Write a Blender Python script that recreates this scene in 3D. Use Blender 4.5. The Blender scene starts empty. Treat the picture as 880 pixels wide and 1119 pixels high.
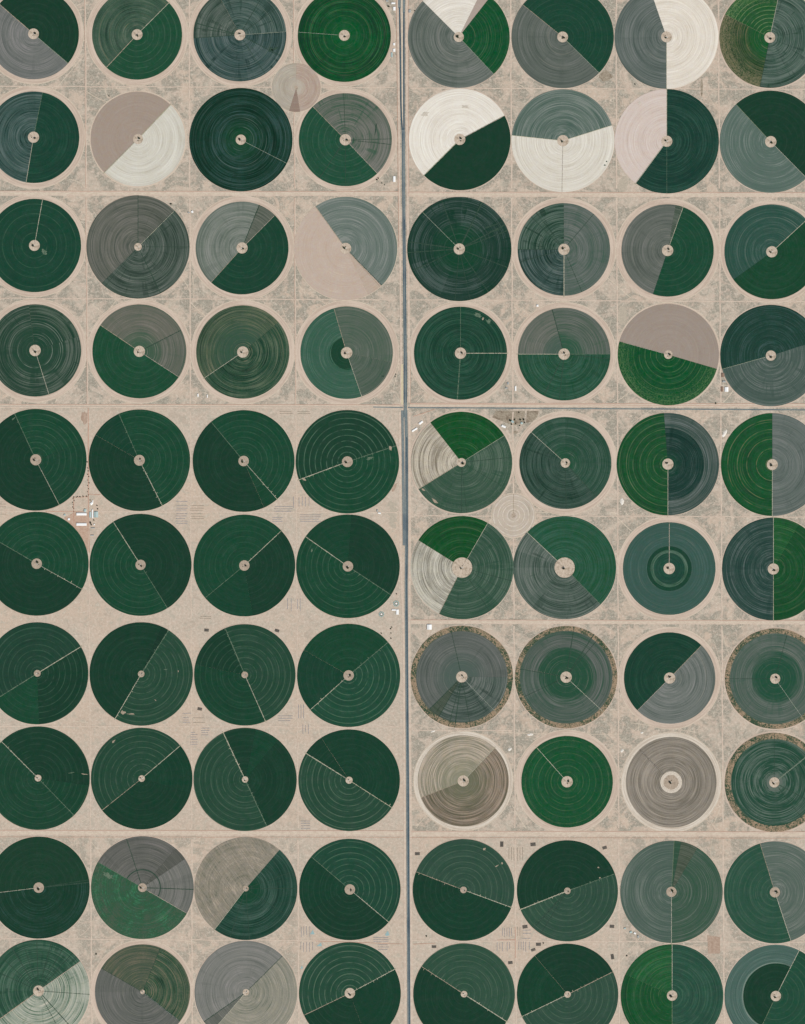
import bpy, bmesh, math, random
from mathutils import Vector
random.seed(7)
S = 7.3                    # metres per photo pixel
K = (1.38, 1.39, 1.44)      # how much brighter a sunlit surface shows than its base colour
scene = bpy.context.scene
COL = scene.collection
R = math.radians
def X(px): return (px-440.0)*S
def Y(py): return (559.5-py)*S

# ------------------------------------------------------------------ helpers
def lin(c):
    o = []
    for v, k in zip(c, K):
        v = v/255.0
        o.append((v/12.92 if v <= 0.04045 else ((v+0.055)/1.055)**2.4)/k)
    return (min(o[0], .85), min(o[1], .85), min(o[2], .85), 1.0)
def tag(o, label=None, cat=None, group=None, kind=None):
    if label: o['label'] = label
    if cat: o['category'] = cat
    if group: o['group'] = group
    if kind: o['kind'] = kind
    return o
def empty(name, loc, rz=0):
    o = bpy.data.objects.new(name, None); COL.objects.link(o)
    o.location = loc; o.rotation_euler = (0, 0, rz); o.empty_display_size = 5
    return o
def mesh(name, verts, faces, mat):
    me = bpy.data.meshes.new(name); me.from_pydata(verts, [], faces); me.materials.append(mat)
    me.update(); return me
def link(name, me, parent=None, loc=(0, 0, 0), rz=0):
    o = bpy.data.objects.new(name, me); COL.objects.link(o)
    o.location = loc; o.rotation_euler = (0, 0, rz)
    if parent: o.parent = parent
    return o
def boxv(x0, y0, z0, x1, y1, z1, V, F):
    n = len(V)
    V += [(x0,y0,z0),(x1,y0,z0),(x1,y1,z0),(x0,y1,z0),(x0,y0,z1),(x1,y0,z1),(x1,y1,z1),(x0,y1,z1)]
    F += [(n,n+3,n+2,n+1),(n+4,n+5,n+6,n+7),(n,n+1,n+5,n+4),(n+1,n+2,n+6,n+5),(n+2,n+3,n+7,n+6),(n+3,n,n+4,n+7)]
def bar(p, q, w, V, F):
    p = Vector(p); q = Vector(q); d = (q-p).normalized()
    u = d.cross(Vector((0,0,1)))
    if u.length < .01: u = Vector((1,0,0))
    u.normalize(); v = d.cross(u); n = len(V)
    for c in (p, q):
        for a, b in ((-1,-1),(1,-1),(1,1),(-1,1)): V.append(tuple(c+u*a*w/2+v*b*w/2))
    F += [(n,n+1,n+5,n+4),(n+1,n+2,n+6,n+5),(n+2,n+3,n+7,n+6),(n+3,n,n+4,n+7),(n,n+3,n+2,n+1),(n+4,n+5,n+6,n+7)]

# ------------------------------------------------------------------ node helpers
class NT:
    def __init__(s, tree): s.t = tree
    def n(s, ty, **k):
        nd = s.t.nodes.new(ty)
        for a, b in k.items(): setattr(nd, a, b)
        return nd
    def put(s, sock, v):
        if hasattr(v, 'links') or isinstance(v, bpy.types.NodeSocket): s.t.links.new(v, sock)
        else: sock.default_value = v
    def m(s, op, a, b=0.0, c=None, clamp=False):
        nd = s.n('ShaderNodeMath', operation=op, use_clamp=clamp)
        s.put(nd.inputs[0], a); s.put(nd.inputs[1], b)
        if c is not None: s.put(nd.inputs[2], c)
        return nd.outputs[0]
    def noise(s, vec, scale, detail=2.0, rough=.5, dist=0.0):
        nd = s.n('ShaderNodeTexNoise'); nd.noise_dimensions = '3D'
        s.put(nd.inputs['Vector'], vec); s.put(nd.inputs['Scale'], scale)
        nd.inputs['Detail'].default_value = detail; nd.inputs['Roughness'].default_value = rough
        nd.inputs['Distortion'].default_value = dist
        return nd.outputs[0]
    def mix(s, f, a, b):
        nd = s.n('ShaderNodeMix', data_type='RGBA')
        s.put(nd.inputs[0], f); s.put(nd.inputs[6], a); s.put(nd.inputs[7], b)
        return nd.outputs[2]
    def step(s, v, a, b, to0=0.0, to1=1.0):
        nd = s.n('ShaderNodeMapRange', interpolation_type='SMOOTHSTEP')
        s.put(nd.inputs[0], v); s.put(nd.inputs[1], a); s.put(nd.inputs[2], b)
        s.put(nd.inputs[3], to0); s.put(nd.inputs[4], to1)
        return nd.outputs[0]
    def comb(s, x, y, z):
        nd = s.n('ShaderNodeCombineXYZ')
        for i, v in enumerate((x, y, z)): s.put(nd.inputs[i], v)
        return nd.outputs[0]
    def coords(s):                           # object coordinates in 7.3 m units
        tc = s.n('ShaderNodeTexCoord')
        vm = s.n('ShaderNodeVectorMath', operation='SCALE'); s.put(vm.inputs[0], tc.outputs['Object'])
        vm.inputs['Scale'].default_value = 1/S
        sp = s.n('ShaderNodeSeparateXYZ'); s.put(sp.inputs[0], vm.outputs[0])
        return vm.outputs[0], sp.outputs[0], sp.outputs[1]

def crop_group():
    g = bpy.data.node_groups.new('crop_rings', 'ShaderNodeTree')
    I = g.interface
    for nm, ty, dv in (('Base','C',(0.1,.1,.1,1)),('Dark','C',(.05,.05,.05,1)),('Light','C',(.2,.2,.2,1)),
        ('Track','C',(.2,.2,.2,1)),('Inner','C',(.1,.1,.1,1)),('InnerR','F',0),('InnerSoft','F',6),
        ('Seed','F',0),('Band','F',1),('TrackAmp','F',.3),('Spacing','F',6.2),('Patch','F',.3),
        ('Spoke','F',.0),('Irr','F',.0),('Ragged','F',0.0),('Furrow','F',0.0)):
        sk = I.new_socket(nm, in_out='INPUT', socket_type='NodeSocketColor' if ty=='C' else 'NodeSocketFloat')
        sk.default_value = dv
    I.new_socket('Color', in_out='OUTPUT', socket_type='NodeSocketColor')
    T = NT(g); gi = T.n('NodeGroupInput'); go = T.n('NodeGroupOutput'); i = gi.outputs
    vec, x, y = T.coords()
    r0 = T.m('SQRT', T.m('ADD', T.m('MULTIPLY', x, x), T.m('MULTIPLY', y, y)))
    wob = T.m('MULTIPLY', T.m('SUBTRACT', T.noise(vec, .05, 2), .5), 1.2)
    r = T.m('ADD', r0, wob)
    ri = T.m('DIVIDE', 1.0, T.m('MAXIMUM', r0, 1.0))
    ux = T.m('MULTIPLY', x, ri); uy = T.m('MULTIPLY', y, ri)
    sd = i['Seed']
    rs = T.m('ADD', r0, T.m('MULTIPLY', sd, 7.3))
    # concentric bands that change slowly along the arc
    b1 = T.noise(T.comb(T.m('MULTIPLY', rs, .78), T.m('MULTIPLY', ux, .42), T.m('MULTIPLY', uy, .42)), 1.0, 3, .65)
    b2 = T.noise(T.comb(T.m('MULTIPLY', rs, .14), T.m('MULTIPLY', ux, .45), T.m('ADD', T.m('MULTIPLY', uy, .45), sd)), 1.0, 2, .5)
    b3 = T.noise(T.comb(T.m('MULTIPLY', rs, 1.7), T.m('MULTIPLY', ux, 1.4), T.m('MULTIPLY', uy, 1.4)), 1.0, 1, .5)
    band = T.m('ADD', T.m('MULTIPLY', T.m('SUBTRACT', b1, .5), 5.6),
               T.m('ADD', T.m('MULTIPLY', T.m('SUBTRACT', b2, .5), 3.4), T.m('MULTIPLY', T.m('SUBTRACT', b3, .5), 6.5)))
    band = T.m('MULTIPLY', band, i['Band'])
    vs = T.n('ShaderNodeVectorMath', operation='ADD'); T.put(vs.inputs[0], vec); T.put(vs.inputs[1], T.comb(T.m('MULTIPLY', sd, 31.0), T.m('MULTIPLY', sd, 17.0), 0.0))
    p1 = T.noise(vs.outputs[0], .055, 3, .6); p2 = T.noise(vs.outputs[0], .5, 3, .7)
    pat = T.m('MULTIPLY', T.m('ADD', T.m('MULTIPLY', T.m('SUBTRACT', p1, .5), 4.0), T.m('MULTIPLY', T.m('SUBTRACT', p2, .5), 2.2)), i['Patch'])
    # sowing lines: straight furrows
    fw = T.noise(T.comb(T.m('MULTIPLY', T.m('ADD', x, T.m('MULTIPLY', y, .75)), 1.1), T.m('MULTIPLY', T.m('SUBTRACT', y, T.m('MULTIPLY', x, .75)), .05), sd), 1.0, 2, .6)
    fur = T.m('MULTIPLY', T.m('SUBTRACT', fw, .5), T.m('MULTIPLY', i['Furrow'], 4.0))
    # radial streaks left where the boom stood
    s1 = T.noise(T.comb(T.m('MULTIPLY', ux, 6.5), T.m('MULTIPLY', uy, 6.5), T.m('ADD', T.m('MULTIPLY', r0, .015), sd)), 1.0, 3, .6)
    s2 = T.noise(T.comb(T.m('MULTIPLY', ux, 2.5), T.m('MULTIPLY', uy, 2.5), T.m('ADD', T.m('MULTIPLY', r0, .10), sd)), 1.0, 2, .6)
    spk = T.m('MULTIPLY', T.m('MULTIPLY', T.step(s1, .565, .62), T.step(s2, .38, .62)), T.m('MULTIPLY', i['Spoke'], T.step(r0, 8.0, 34.0, .35, 1.0)))
    grain = T.m('MULTIPLY', T.m('SUBTRACT', T.noise(vs.outputs[0], 1.1, 2, .8), .5), 1.5)
    # slices watered on different days
    th = T.m('FLOOR', T.m('ADD', T.m('MULTIPLY', T.m('ARCTAN2', y, x), 1.15), T.m('MULTIPLY', sd, .77)))
    wn = T.n('ShaderNodeTexWhiteNoise'); wn.noise_dimensions = '1D'; T.put(wn.inputs['W'], T.m('ADD', th, sd))
    pie = T.m('MULTIPLY', T.m('SUBTRACT', wn.outputs['Value'], .5), T.m('MULTIPLY', i['Spoke'], .9))
    v = T.m('ADD', T.m('ADD', band, fur), T.m('ADD', T.m('ADD', pat, pie), grain))
    col = T.mix(T.step(v, 0.0, 1.5), i['Base'], i['Light'])
    col = T.mix(T.step(v, 0.0, -1.5), col, i['Dark'])
    # another growth stage towards the pivot
    inr = T.m('ADD', r0, T.m('MULTIPLY', band, 2.2))
    f = T.m('SUBTRACT', 1.0, T.step(inr, T.m('SUBTRACT', i['InnerR'], i['InnerSoft']), T.m('ADD', i['InnerR'], i['InnerSoft'])))
    f = T.m('MULTIPLY', f, T.m('GREATER_THAN', i['InnerR'], .01))
    col = T.mix(f, col, i['Inner'])
    col = T.mix(T.m('MULTIPLY', spk, .8, clamp=True), col, i['Dark'])
    # wheel tracks of the boom
    fr = T.m('FRACT', T.m('ADD', T.m('DIVIDE', r, i['Spacing']), T.m('MULTIPLY', sd, .37)))
    dl = T.m('MULTIPLY', T.m('ABSOLUTE', T.m('SUBTRACT', fr, .5)), i['Spacing'])
    tk = T.m('SUBTRACT', 1.0, T.step(dl, .18, .62))
    br = T.noise(T.comb(T.m('MULTIPLY', ux, 3.0), T.m('MULTIPLY', uy, 3.0), T.m('ADD', T.m('MULTIPLY', rs, .21), 0.0)), 1.0, 3, .6)
    tk = T.m('MULTIPLY', T.m('MULTIPLY', tk, T.step(br, .30, .62)), T.m('MULTIPLY', i['TrackAmp'], 1.25), clamp=True)
    col = T.mix(tk, col, i['Track'])
    # odd lines between the regular wheel tracks
    q1 = T.noise(T.comb(T.m('MULTIPLY', rs, .8), T.m('MULTIPLY', ux, .12), T.m('MULTIPLY', uy, .12)), 1.0, 1, .4)
    q2 = T.noise(T.comb(T.m('MULTIPLY', rs, .3), T.m('MULTIPLY', ux, 1.0), T.m('ADD', uy, 9.0)), 1.0, 2, .5)
    irr = T.m('MULTIPLY', T.m('MULTIPLY', T.step(q1, .60, .68), T.step(q2, .40, .60)), i['Irr'])
    col = T.mix(irr, col, i['Track'])
    irr2 = T.m('MULTIPLY', T.m('MULTIPLY', T.step(q1, .40, .33), T.step(q2, .60, .42)), i['Irr'])
    col = T.mix(irr2, col, i['Dark'])
    # slight drift of hue across the stand
    hn = T.noise(vs.outputs[0], .16, 3, .7)
    hs = T.n('ShaderNodeHueSaturation'); T.put(hs.inputs['Color'], col)
    T.put(hs.inputs['Saturation'], T.m('ADD', T.m('MULTIPLY', hn, .6), .64)); T.put(hs.inputs['Hue'], T.m('ADD', T.m('MULTIPLY', T.m('SUBTRACT', p2, .5), .10), .5))
    col = hs.outputs[0]
    # gaps in the stand, more of them towards the rim
    rg = T.noise(T.comb(T.m('MULTIPLY', rs, .95), T.m('MULTIPLY', ux, 24.0), T.m('MULTIPLY', uy, 24.0)), 1.0, 4, .8)
    rim = T.m('MULTIPLY', T.step(r0, 22.0, 56.0), i['Ragged'])
    gap = T.m('MULTIPLY', T.step(T.m('ADD', rg, T.m('MULTIPLY', rim, .22)), .58, .70), T.m('MINIMUM', rim, 1.0))
    col = T.mix(gap, col, i['Track'])
    T.t.links.new(col, go.inputs['Color'])
    return g
CG = crop_group()
def principled(m, rough=.95, spec=.15):
    m.use_nodes = True
    b = m.node_tree.nodes['Principled BSDF']
    b.inputs['Roughness'].default_value = rough; b.inputs['Specular IOR Level'].default_value = spec
    return b
def vary(c, k): return tuple(max(0, min(255, v+k)) for v in c)

# class: words, base, dark, light, track, params
P = {
 'DG': ('dark green', (27,64,47), (24,57,44), (38,76,58), (66,98,78), dict(Band=.35, TrackAmp=.13, Patch=.42)),
 'G':  ('green', (27,74,52), (25,64,47), (42,88,66), (84,116,92), dict(Band=.38, TrackAmp=.34, Patch=.42)),
 'LG': ('faded green', (41,77,59), (33,70,52), (58,91,72), (96,120,98), dict(Band=.5, TrackAmp=.4, Patch=.35)),
 'BG': ('bright green', (17,82,46), (20,64,43), (30,96,58), (150,160,118), dict(Band=.55, TrackAmp=.08, Patch=.25, Spacing=7.4, Irr=.22)),
 'TG': ('grey-green', (68,92,84), (40,72,60), (96,112,104), (118,132,118), dict(Band=.75, TrackAmp=.12, Patch=.15, Spoke=.8, Spacing=8.1, Irr=.5)),
 'NV': ('blackish green', (31,62,52), (22,54,42), (70,88,80), (96,116,108), dict(Band=.75, TrackAmp=.1, Patch=.25, Spoke=.6, Spacing=7.1, Irr=.5)),
 'GR': ('grey', (108,112,104), (86,94,84), (130,130,122), (140,138,126), dict(Band=.75, TrackAmp=.1, Patch=.2, Spoke=.4, Spacing=6.6, Irr=.45)),
 'MX': ('patchy green', (50,90,64), (30,72,48), (104,112,84), (140,132,104), dict(Band=.7, TrackAmp=.1, Patch=.6, Spoke=.2, Irr=.45)),
 'OL': ('olive-tan', (132,130,114), (96,104,88), (164,156,138), (168,160,140), dict(Band=.6, TrackAmp=.08, Patch=.3, Furrow=.6, Irr=.2)),
 'BR': ('bare brown', (160,144,130), (150,134,120), (170,154,140), (174,160,146), dict(Band=.35, TrackAmp=.15, Patch=.25)),
 'SD': ('bare sandy', (190,171,155), (182,160,142), (202,184,166), (208,190,172), dict(Band=.35, TrackAmp=.1, Patch=.4)),
 'W':  ('straw-white', (222,215,202), (204,195,180), (238,232,220), (196,186,170), dict(Band=.6, TrackAmp=.25, Patch=.35, Spacing=5.1, Irr=.4)),
 'PK': ('pale pinkish', (208,192,181), (194,176,164), (216,203,193), (198,182,170), dict(Band=.6, TrackAmp=.3, Patch=.3, Spacing=4.7)),
 'ST': ('ringed straw', (170,161,144), (126,117,100), (206,196,176), (214,202,182), dict(Band=1.0, TrackAmp=.15, Patch=.5, Irr=.7)),
}
def crop_mat(cls, seed, o):
    w, base, dark, light, track, prm = P[cls]
    c = o.get('c')
    if c:
        dk = tuple((d-b) for d, b in zip(dark, base)); lt = tuple((l-b) for l, b in zip(light, base))
        dark = tuple(max(8, a+b) for a, b in zip(c, dk)); light = tuple(min(240, a+b) for a, b in zip(c, lt)); base = c
    if sum(base) < 330:
        sc = lambda q: tuple(v*.94 for v in q)
        base, dark, light, track = sc(base), sc(dark), sc(light), sc(track)
    if cls in ('TG','GR','NV','MX'):
        base = (base[0], base[1]+1, base[2]-1)
        if cls != 'GR': dark = tuple(v*.88 for v in dark); light = tuple(v*1.04+2 for v in light)
    dark = o.get('dk', dark); light = o.get('lt', light); track = o.get('tk', track)
    m = bpy.data.materials.new('crop_'+w.replace(' ', '_').replace('-', '_')); b = principled(m, .97, .04)
    nt = m.node_tree; g = nt.nodes.new('ShaderNodeGroup'); g.node_tree = CG
    for k, v in (('Base', base), ('Dark', dark), ('Light', light), ('Track', track)): g.inputs[k].default_value = lin(v)
    g.inputs['Seed'].default_value = seed
    q = dict(prm)
    for k in ('Irr','Band','TrackAmp','Spacing','Patch','Spoke','Ragged','Furrow'):
        if k in o: q[k] = o[k]
    if 'inn' in o:
        g.inputs['Inner'].default_value = lin(o['inn'][0]); g.inputs['InnerR'].default_value = o['inn'][1]
        g.inputs['InnerSoft'].default_value = o['inn'][2]
    if cls in ('TG','GR','NV','MX'): q['Irr'] = q.get('Irr', 0)*1.3; q['Band'] *= (.85 if cls == 'GR' else 1.1)
    for k, v in q.items(): g.inputs[k].default_value = v
    nt.links.new(g.outputs[0], b.inputs['Base Color'])
    return m
def noise_mat(name, c0, c1, scale, rough=.95, detail=4, lo=.35, hi=.65, c2=None, scale2=.02, spec=.15):
    m = bpy.data.materials.new(name); b = principled(m, rough, spec); T = NT(m.node_tree)
    vec, x, y = T.coords()
    col = T.mix(T.step(T.noise(vec, scale, detail, .65), lo, hi), lin(c0), lin(c1))
    if c2: col = T.mix(T.step(T.noise(vec, scale2, 3, .6), .45, .7), col, lin(c2))
    T.t.links.new(col, b.inputs['Base Color']); return m
def ring_mat(name, c0, c1, freq, c2=None):
    m = bpy.data.materials.new(name); b = principled(m); T = NT(m.node_tree)
    vec, x, y = T.coords()
    r = T.m('SQRT', T.m('ADD', T.m('MULTIPLY', x, x), T.m('MULTIPLY', y, y)))
    geo = T.n('ShaderNodeObjectInfo')
    n = T.noise(T.comb(T.m('ADD', T.m('MULTIPLY', r, freq), T.m('MULTIPLY', geo.outputs['Random'], 50.0)), T.m('MULTIPLY', x, .03), T.m('MULTIPLY', y, .03)), 1.0, 3, .6)
    n2 = T.noise(vec, .35, 4, .7)
    v = T.m('ADD', T.m('MULTIPLY', n, .75), T.m('MULTIPLY', n2, .25))
    col = T.mix(T.step(v, .38, .62), lin(c0), lin(c1))
    if c2: col = T.mix(T.step(n2, .6, .72), col, lin(c2))
    T.t.links.new(col, b.inputs['Base Color']); return m
def weed_mat():
    m = bpy.data.materials.new('weedy_rim'); b = principled(m); T = NT(m.node_tree)
    vec, x, y = T.coords(); oi = T.n('ShaderNodeObjectInfo')
    va = T.n('ShaderNodeVectorMath', operation='ADD'); T.put(va.inputs[0], vec); T.put(va.inputs[1], T.comb(T.m('MULTIPLY', oi.outputs['Random'], 90.0), 0.0, 0.0))
    n = T.noise(va.outputs[0], .42, 4, .75, 1.0); n2 = T.noise(va.outputs[0], .045, 2, .5)
    col = T.mix(T.step(T.m('ADD', n, T.m('MULTIPLY', T.m('SUBTRACT', n2, .5), .5)), .42, .56), lin((54,78,58)), lin((160,138,114)))
    col = T.mix(T.step(T.noise(va.outputs[0], .7, 3, .7), .56, .64), col, lin((70,76,60)))
    T.t.links.new(col, b.inputs['Base Color']); return m

# ------------------------------------------------------------------ ground
def ground_mat():
    m = bpy.data.materials.new('desert_sand'); b = principled(m); T = NT(m.node_tree)
    vec, x, y = T.coords()
    big = T.noise(vec, .011, 4, .6); mid = T.noise(vec, .05, 5, .68, .8); fine = T.noise(vec, .35, 5, .8)
    # where salt scrub grows: everywhere north of the crossroads, and on the newer parcels in the east and south-west
    north = T.step(y, 108., 120.); east = T.step(x, 4., 12.)
    mideast = T.m('MULTIPLY', east, T.step(y, -360., -345.))
    sw = T.m('MULTIPLY', T.m('MULTIPLY', T.step(y, -350., -360.), T.step(x, -105., -125.)), .7)
    se = T.m('MULTIPLY', T.m('MULTIPLY', T.step(y, -350., -360.), T.step(x, 235., 250.)), .8)
    mask = T.m('MINIMUM', T.m('ADD', T.m('ADD', T.m('MAXIMUM', north, mideast), sw), se), 1.0)
    v = T.m('ADD', T.m('ADD', T.m('MULTIPLY', mid, 1.15), T.m('MULTIPLY', fine, .2)), T.m('MULTIPLY', big, .2))
    scr = T.m('MULTIPLY', T.step(v, .68, .86), T.m('ADD', T.m('MULTIPLY', mask, .92), .10))
    sand = T.mix(T.step(fine, .35, .65), lin((188,173,156)), lin((205,190,173)))
    sand = T.mix(T.m('MULTIPLY', T.step(big, .42, .62), .6), sand, lin((205,182,161)))
    grit = T.noise(vec, .9, 4, .85)
    scrub = T.mix(T.step(grit, .38, .62), lin((134,130,117)), lin((174,166,151)))
    col = T.mix(scr, sand, scrub)
    dots = T.step(T.noise(vec, 1.1, 2, .6), .62, .74)
    col = T.mix(T.m('MULTIPLY', dots, T.m('ADD', T.m('MULTIPLY', mask, .40), .14)), col, lin((128,118,100)))
    # hue drift: iron-stained and salt-crusted patches
    hp = T.noise(vec, .16, 4, .75, .4); hq = T.noise(vec, .38, 3, .8)
    col = T.mix(T.m('MULTIPLY', T.step(hp, .52, .64), .65), col, lin((201,181,164)))
    col = T.mix(T.m('MULTIPLY', T.step(hp, .49, .37), .6), col, lin((178,172,156)))
    col = T.mix(T.m('MULTIPLY', T.step(hq, .52, .66), .62), col, lin((217,204,188)))
    col = T.mix(T.m('MULTIPLY', T.step(hq, .45, .34), .28), col, lin((156,142,126)))
    hr = T.noise(vec, .07, 4, .7, 1.2)
    col = T.mix(T.m('MULTIPLY', T.step(hr, .55, .66), .4), col, lin((170,156,140)))
    # old vehicle trails, broken up; long and nearly straight
    for sc, w, am, off, rot in ((.012, .0022, .8, 0., .3), (.016, .003, .7, 40., 1.5), (.03, .005, .6, 90., 2.4), (.045, .008, .45, 150., .9)):
        mp = T.n('ShaderNodeMapping'); T.put(mp.inputs['Vector'], vec); mp.inputs['Location'].default_value = (off, off*.7, off)
        mp.inputs['Rotation'].default_value = (0, 0, rot); mp.inputs['Scale'].default_value = (1, 2.6, 1)
        q = T.m('ABSOLUTE', T.m('SUBTRACT', T.noise(mp.outputs[0], sc, 3, .5, .2), .5))
        gate = T.step(T.noise(mp.outputs[0], .06, 2, .5), .42, .58)
        tr = T.m('MULTIPLY', T.m('MULTIPLY', T.m('SUBTRACT', 1.0, T.step(q, w*.2, w)), gate), T.m('ADD', T.m('MULTIPLY', mask, am*.7), .2))
        col = T.mix(tr, col, lin((217,202,183)))
    T.t.links.new(col, b.inputs['Base Color']); return m
GM = ground_mat()
# one sheet, finer squares near the farm, reaching far beyond the view
def gsheet():
    xs = [-60000, -20000, -8000, -4000, 0, 4000, 8000, 20000, 60000]; V = []; F = []
    for yy in xs:
        for xx in xs: V.append((xx, yy, 0.0))
    n = len(xs)
    for j in range(n-1):
        for i in range(n-1): F.append((j*n+i, j*n+i+1, (j+1)*n+i+1, (j+1)*n+i))
    return mesh('ground', V, F, GM)
tag(link('ground', gsheet()), kind='structure')

M_track = noise_mat('dirt_track', (213,197,179), (197,177,160), .25, lo=.3, hi=.7)
M_pale = noise_mat('pale_track', (214,200,180), (200,184,164), .3)
M_red = noise_mat('reddish_track', (184,144,124), (196,164,144), .25)
M_asph = noise_mat('worn_asphalt', (110,122,124), (130,138,136), .5, .9, c2=(92,106,114), scale2=.03)
M_asph2 = noise_mat('fresh_asphalt', (68,86,96), (84,102,110), .4, .85, c2=(58,76,88), scale2=.03)
M_line = noise_mat('road_paint', (205,205,195), (190,190,180), .6)
def strip(name, pts, w, z, mat, kind='structure', h=None):
    """flat ribbon along photo-plane points; w in photo pixels (7.3 m each)"""
    P3 = [Vector((X(a), Y(b), 0)) for a, b in pts]; V = []; F = []
    for i, p in enumerate(P3):
        d = (P3[min(i+1, len(P3)-1)] - P3[max(i-1, 0)]).normalized(); nn = Vector((-d.y, d.x, 0))*(w*S/2)
        V += [(p.x+nn.x, p.y+nn.y, z), (p.x-nn.x, p.y-nn.y, z), (p.x+nn.x, p.y+nn.y, -.3), (p.x-nn.x, p.y-nn.y, -.3)]
    for i in range(len(P3)-1):
        a = 4*i; b = 4*(i+1)
        F += [(a+1, b+1, b, a), (a, b, b+2, a+2), (b+1, a+1, a+3, b+3)]
    o = link(name, mesh(name, V, F, mat)); tag(o, kind=kind); return o
def wavy(x0, y0, x1, y1, n=24, amp=.35):
    o = []
    for i in range(n+1):
        t = i/n; dx, dy = x1-x0, y1-y0; L = math.hypot(dx, dy); k = random.uniform(-amp, amp)
        o.append((x0+dx*t-dy/L*k, y0+dy*t+dx/L*k))
    return o
# parcel tracks (north-south), in the blocks between the main roads
VX = [(93.2,.0065),(207.0,.0028),(321.4,.0048),(558.0,.0055),(673.5,.0030),(785.2,.0056)]
blocks = [(-12,206),(216,442),(450,676),(684,905),(917,1131)]
for bi, (a, b) in enumerate(blocks):
    for ci, (x0, sl) in enumerate(VX):
        w = 1.5 if (bi in (0,1,4) or ci > 2) else 1.1
        strip('dirt_track', wavy(x0+sl*a, a, x0+sl*b, b), w, .72+.01*ci, M_track)
        if bi < 2 and ci in (0,2) : strip('wheel_rut', wavy(x0+sl*a-.7, a, x0+sl*b-.7, b), .35, .98, M_red)
# parcel tracks (east-west)
for y0, sl, xa, xb in ((94.3,.003,-12,432),(94.9,.003,448,892),(325.8,.0042,-12,434),(325.8,.0042,448,892),
                       (558.7,.003,-12,434),(562.2,.003,452,892),(793.5,.002,-12,438),(797,.002,452,560),(1025.6,.006,-12,440),(1026.,.004,450,892)):
    strip('dirt_track', wavy(xa, y0+sl*xa, xb, y0+sl*xb, 40), 1.1, .86, M_track)
# main cross roads of graded earth
for y, w, xa, xb in ((211.2,5.2,-12,436),(212.3,5.2,446,892),(443.6,4.0,-12,437),(442.5,4.2,448,892),(679.5,4.5,449,892),(909.8,5.4,-12,441),(910.8,5.4,450,892)):
    strip('earth_road', wavy(xa, y, xb, y+.6, 40, .2), w, 1.0, M_track)
    strip('earth_road', wavy(xa, y-w/2+.2, xb, y-w/2+.8, 40, .15), .5, 1.12, M_red)
    strip('earth_road', wavy(xa, y+.2, xb, y+.8, 40, .25), w*.28, 1.12, M_pale)
strip('earth_road', wavy(-12, 914.6, 440, 914.9, 30, .15), .45, 1.14, M_red)
strip('earth_road', wavy(448, 915.3, 892, 916, 30, .15), .45, 1.14, M_red)
strip('side_road', wavy(408, 444.8, 440.5, 445.3, 8, .05), 1.2, 1.3, M_asph)
strip('side_road', wavy(-12, 444.0, 408, 444.8, 40, .1), .7, 1.3, noise_mat('sanded_asphalt', (168,160,148), (186,172,156), .3))
strip('side_road', wavy(446, 445.4, 892, 448.0, 40, .08), 1.3, 1.3, M_asph)
# verges of the highway
strip('verge', [(434.6,-12),(436.,110),(436.8,215),(438.6,400),(438.0,440)], 2.0, 1.02, M_track)
strip('verge', [(444.8,-12),(444.8,110),(445.6,215),(447.3,400),(447.5,440)], 2.4, 1.02, M_track)
strip('verge', [(437.2,450),(437.6,596),(441.4,700),(442.3,910),(443,1131)], 2.2, 1.02, M_track)
strip('verge', [(447.6,450),(448.0,596),(447.4,700),(449.0,910),(450,1131)], 2.4, 1.02, M_track)
strip('verge', [(433.2,-12),(434.3,110),(435.3,215),(436,270)], .5, 1.16, M_red)
strip('verge', [(446.2,-12),(446.2,110),(447,215)], .5, 1.16, M_red)
strip('verge', [(448.6,390),(448.6,441.6),(520,441.8),(892,444)], .5, 1.24, M_red)
strip('verge', [(439.4,398),(439.6,442)], 1.8, 1.2, noise_mat('yellowish_sand', (214,203,170), (206,192,160), .3))
strip('median', [(439.2,-12),(439.6,60),(439.9,110),(440.2,140)], 1.6, 1.2, M_pale)
# carriageways
strip('highway', [(436.5,-12),(436.7,9)], 3.0, 1.40, M_asph)
strip('highway', [(441.6,-12),(441.6,14)], 2.6, 1.40, M_asph)
strip('highway', [(436.8,8),(437.4,40),(438.2,110),(438.8,128),(440.1,146)], 1.7, 1.46, M_asph2)
strip('highway', [(441.6,13),(441.5,60),(441.5,110),(441.6,146)], 1.8, 1.46, M_asph2)
strip('highway', [(440.9,142),(441.0,165),(441.4,220),(442.3,310),(443.1,400),(443.1,446),(443.2,456)], 3.6, 1.52, M_asph)
strip('highway', [(440.3,146),(440.6,220),(441.5,310),(442.3,400),(442.3,440)], .7, 1.6, M_asph2)
strip('highway', [(442.1,240),(443.2,310),(444.1,400),(444.4,440)], .8, 1.6, M_asph2)
strip('highway', [(439.8,448.5),(440.6,500),(441.3,560),(441.6,596)], 2.8, 1.44, M_asph)
strip('highway', [(443.6,448),(444.4,480),(444.5,540),(444.4,600),(444.1,640),(444.6,720),(445.6,850),(446.2,970),(447.2,1131)], 3.4, 1.57, M_asph)
strip('highway', [(444.7,478),(444.8,540),(444.9,600),(444.5,640),(445.0,720),(446.0,850),(446.6,970),(447.6,1131)], 1.6, 1.66, M_asph2)
strip('road_marking', [(439.9,449),(440.7,500),(441.4,560),(441.6,594)], .07, 1.62, M_line)
strip('road_marking', [(440.9,150),(441.2,220),(442.0,310),(443.1,400),(443.2,455)], .07, 1.72, M_line)
strip('road_marking', [(444.1,500),(444.1,600),(443.7,640),(444.2,720),(445.2,850),(445.8,970),(446.8,1131)], .07, 1.80, M_line)
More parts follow.
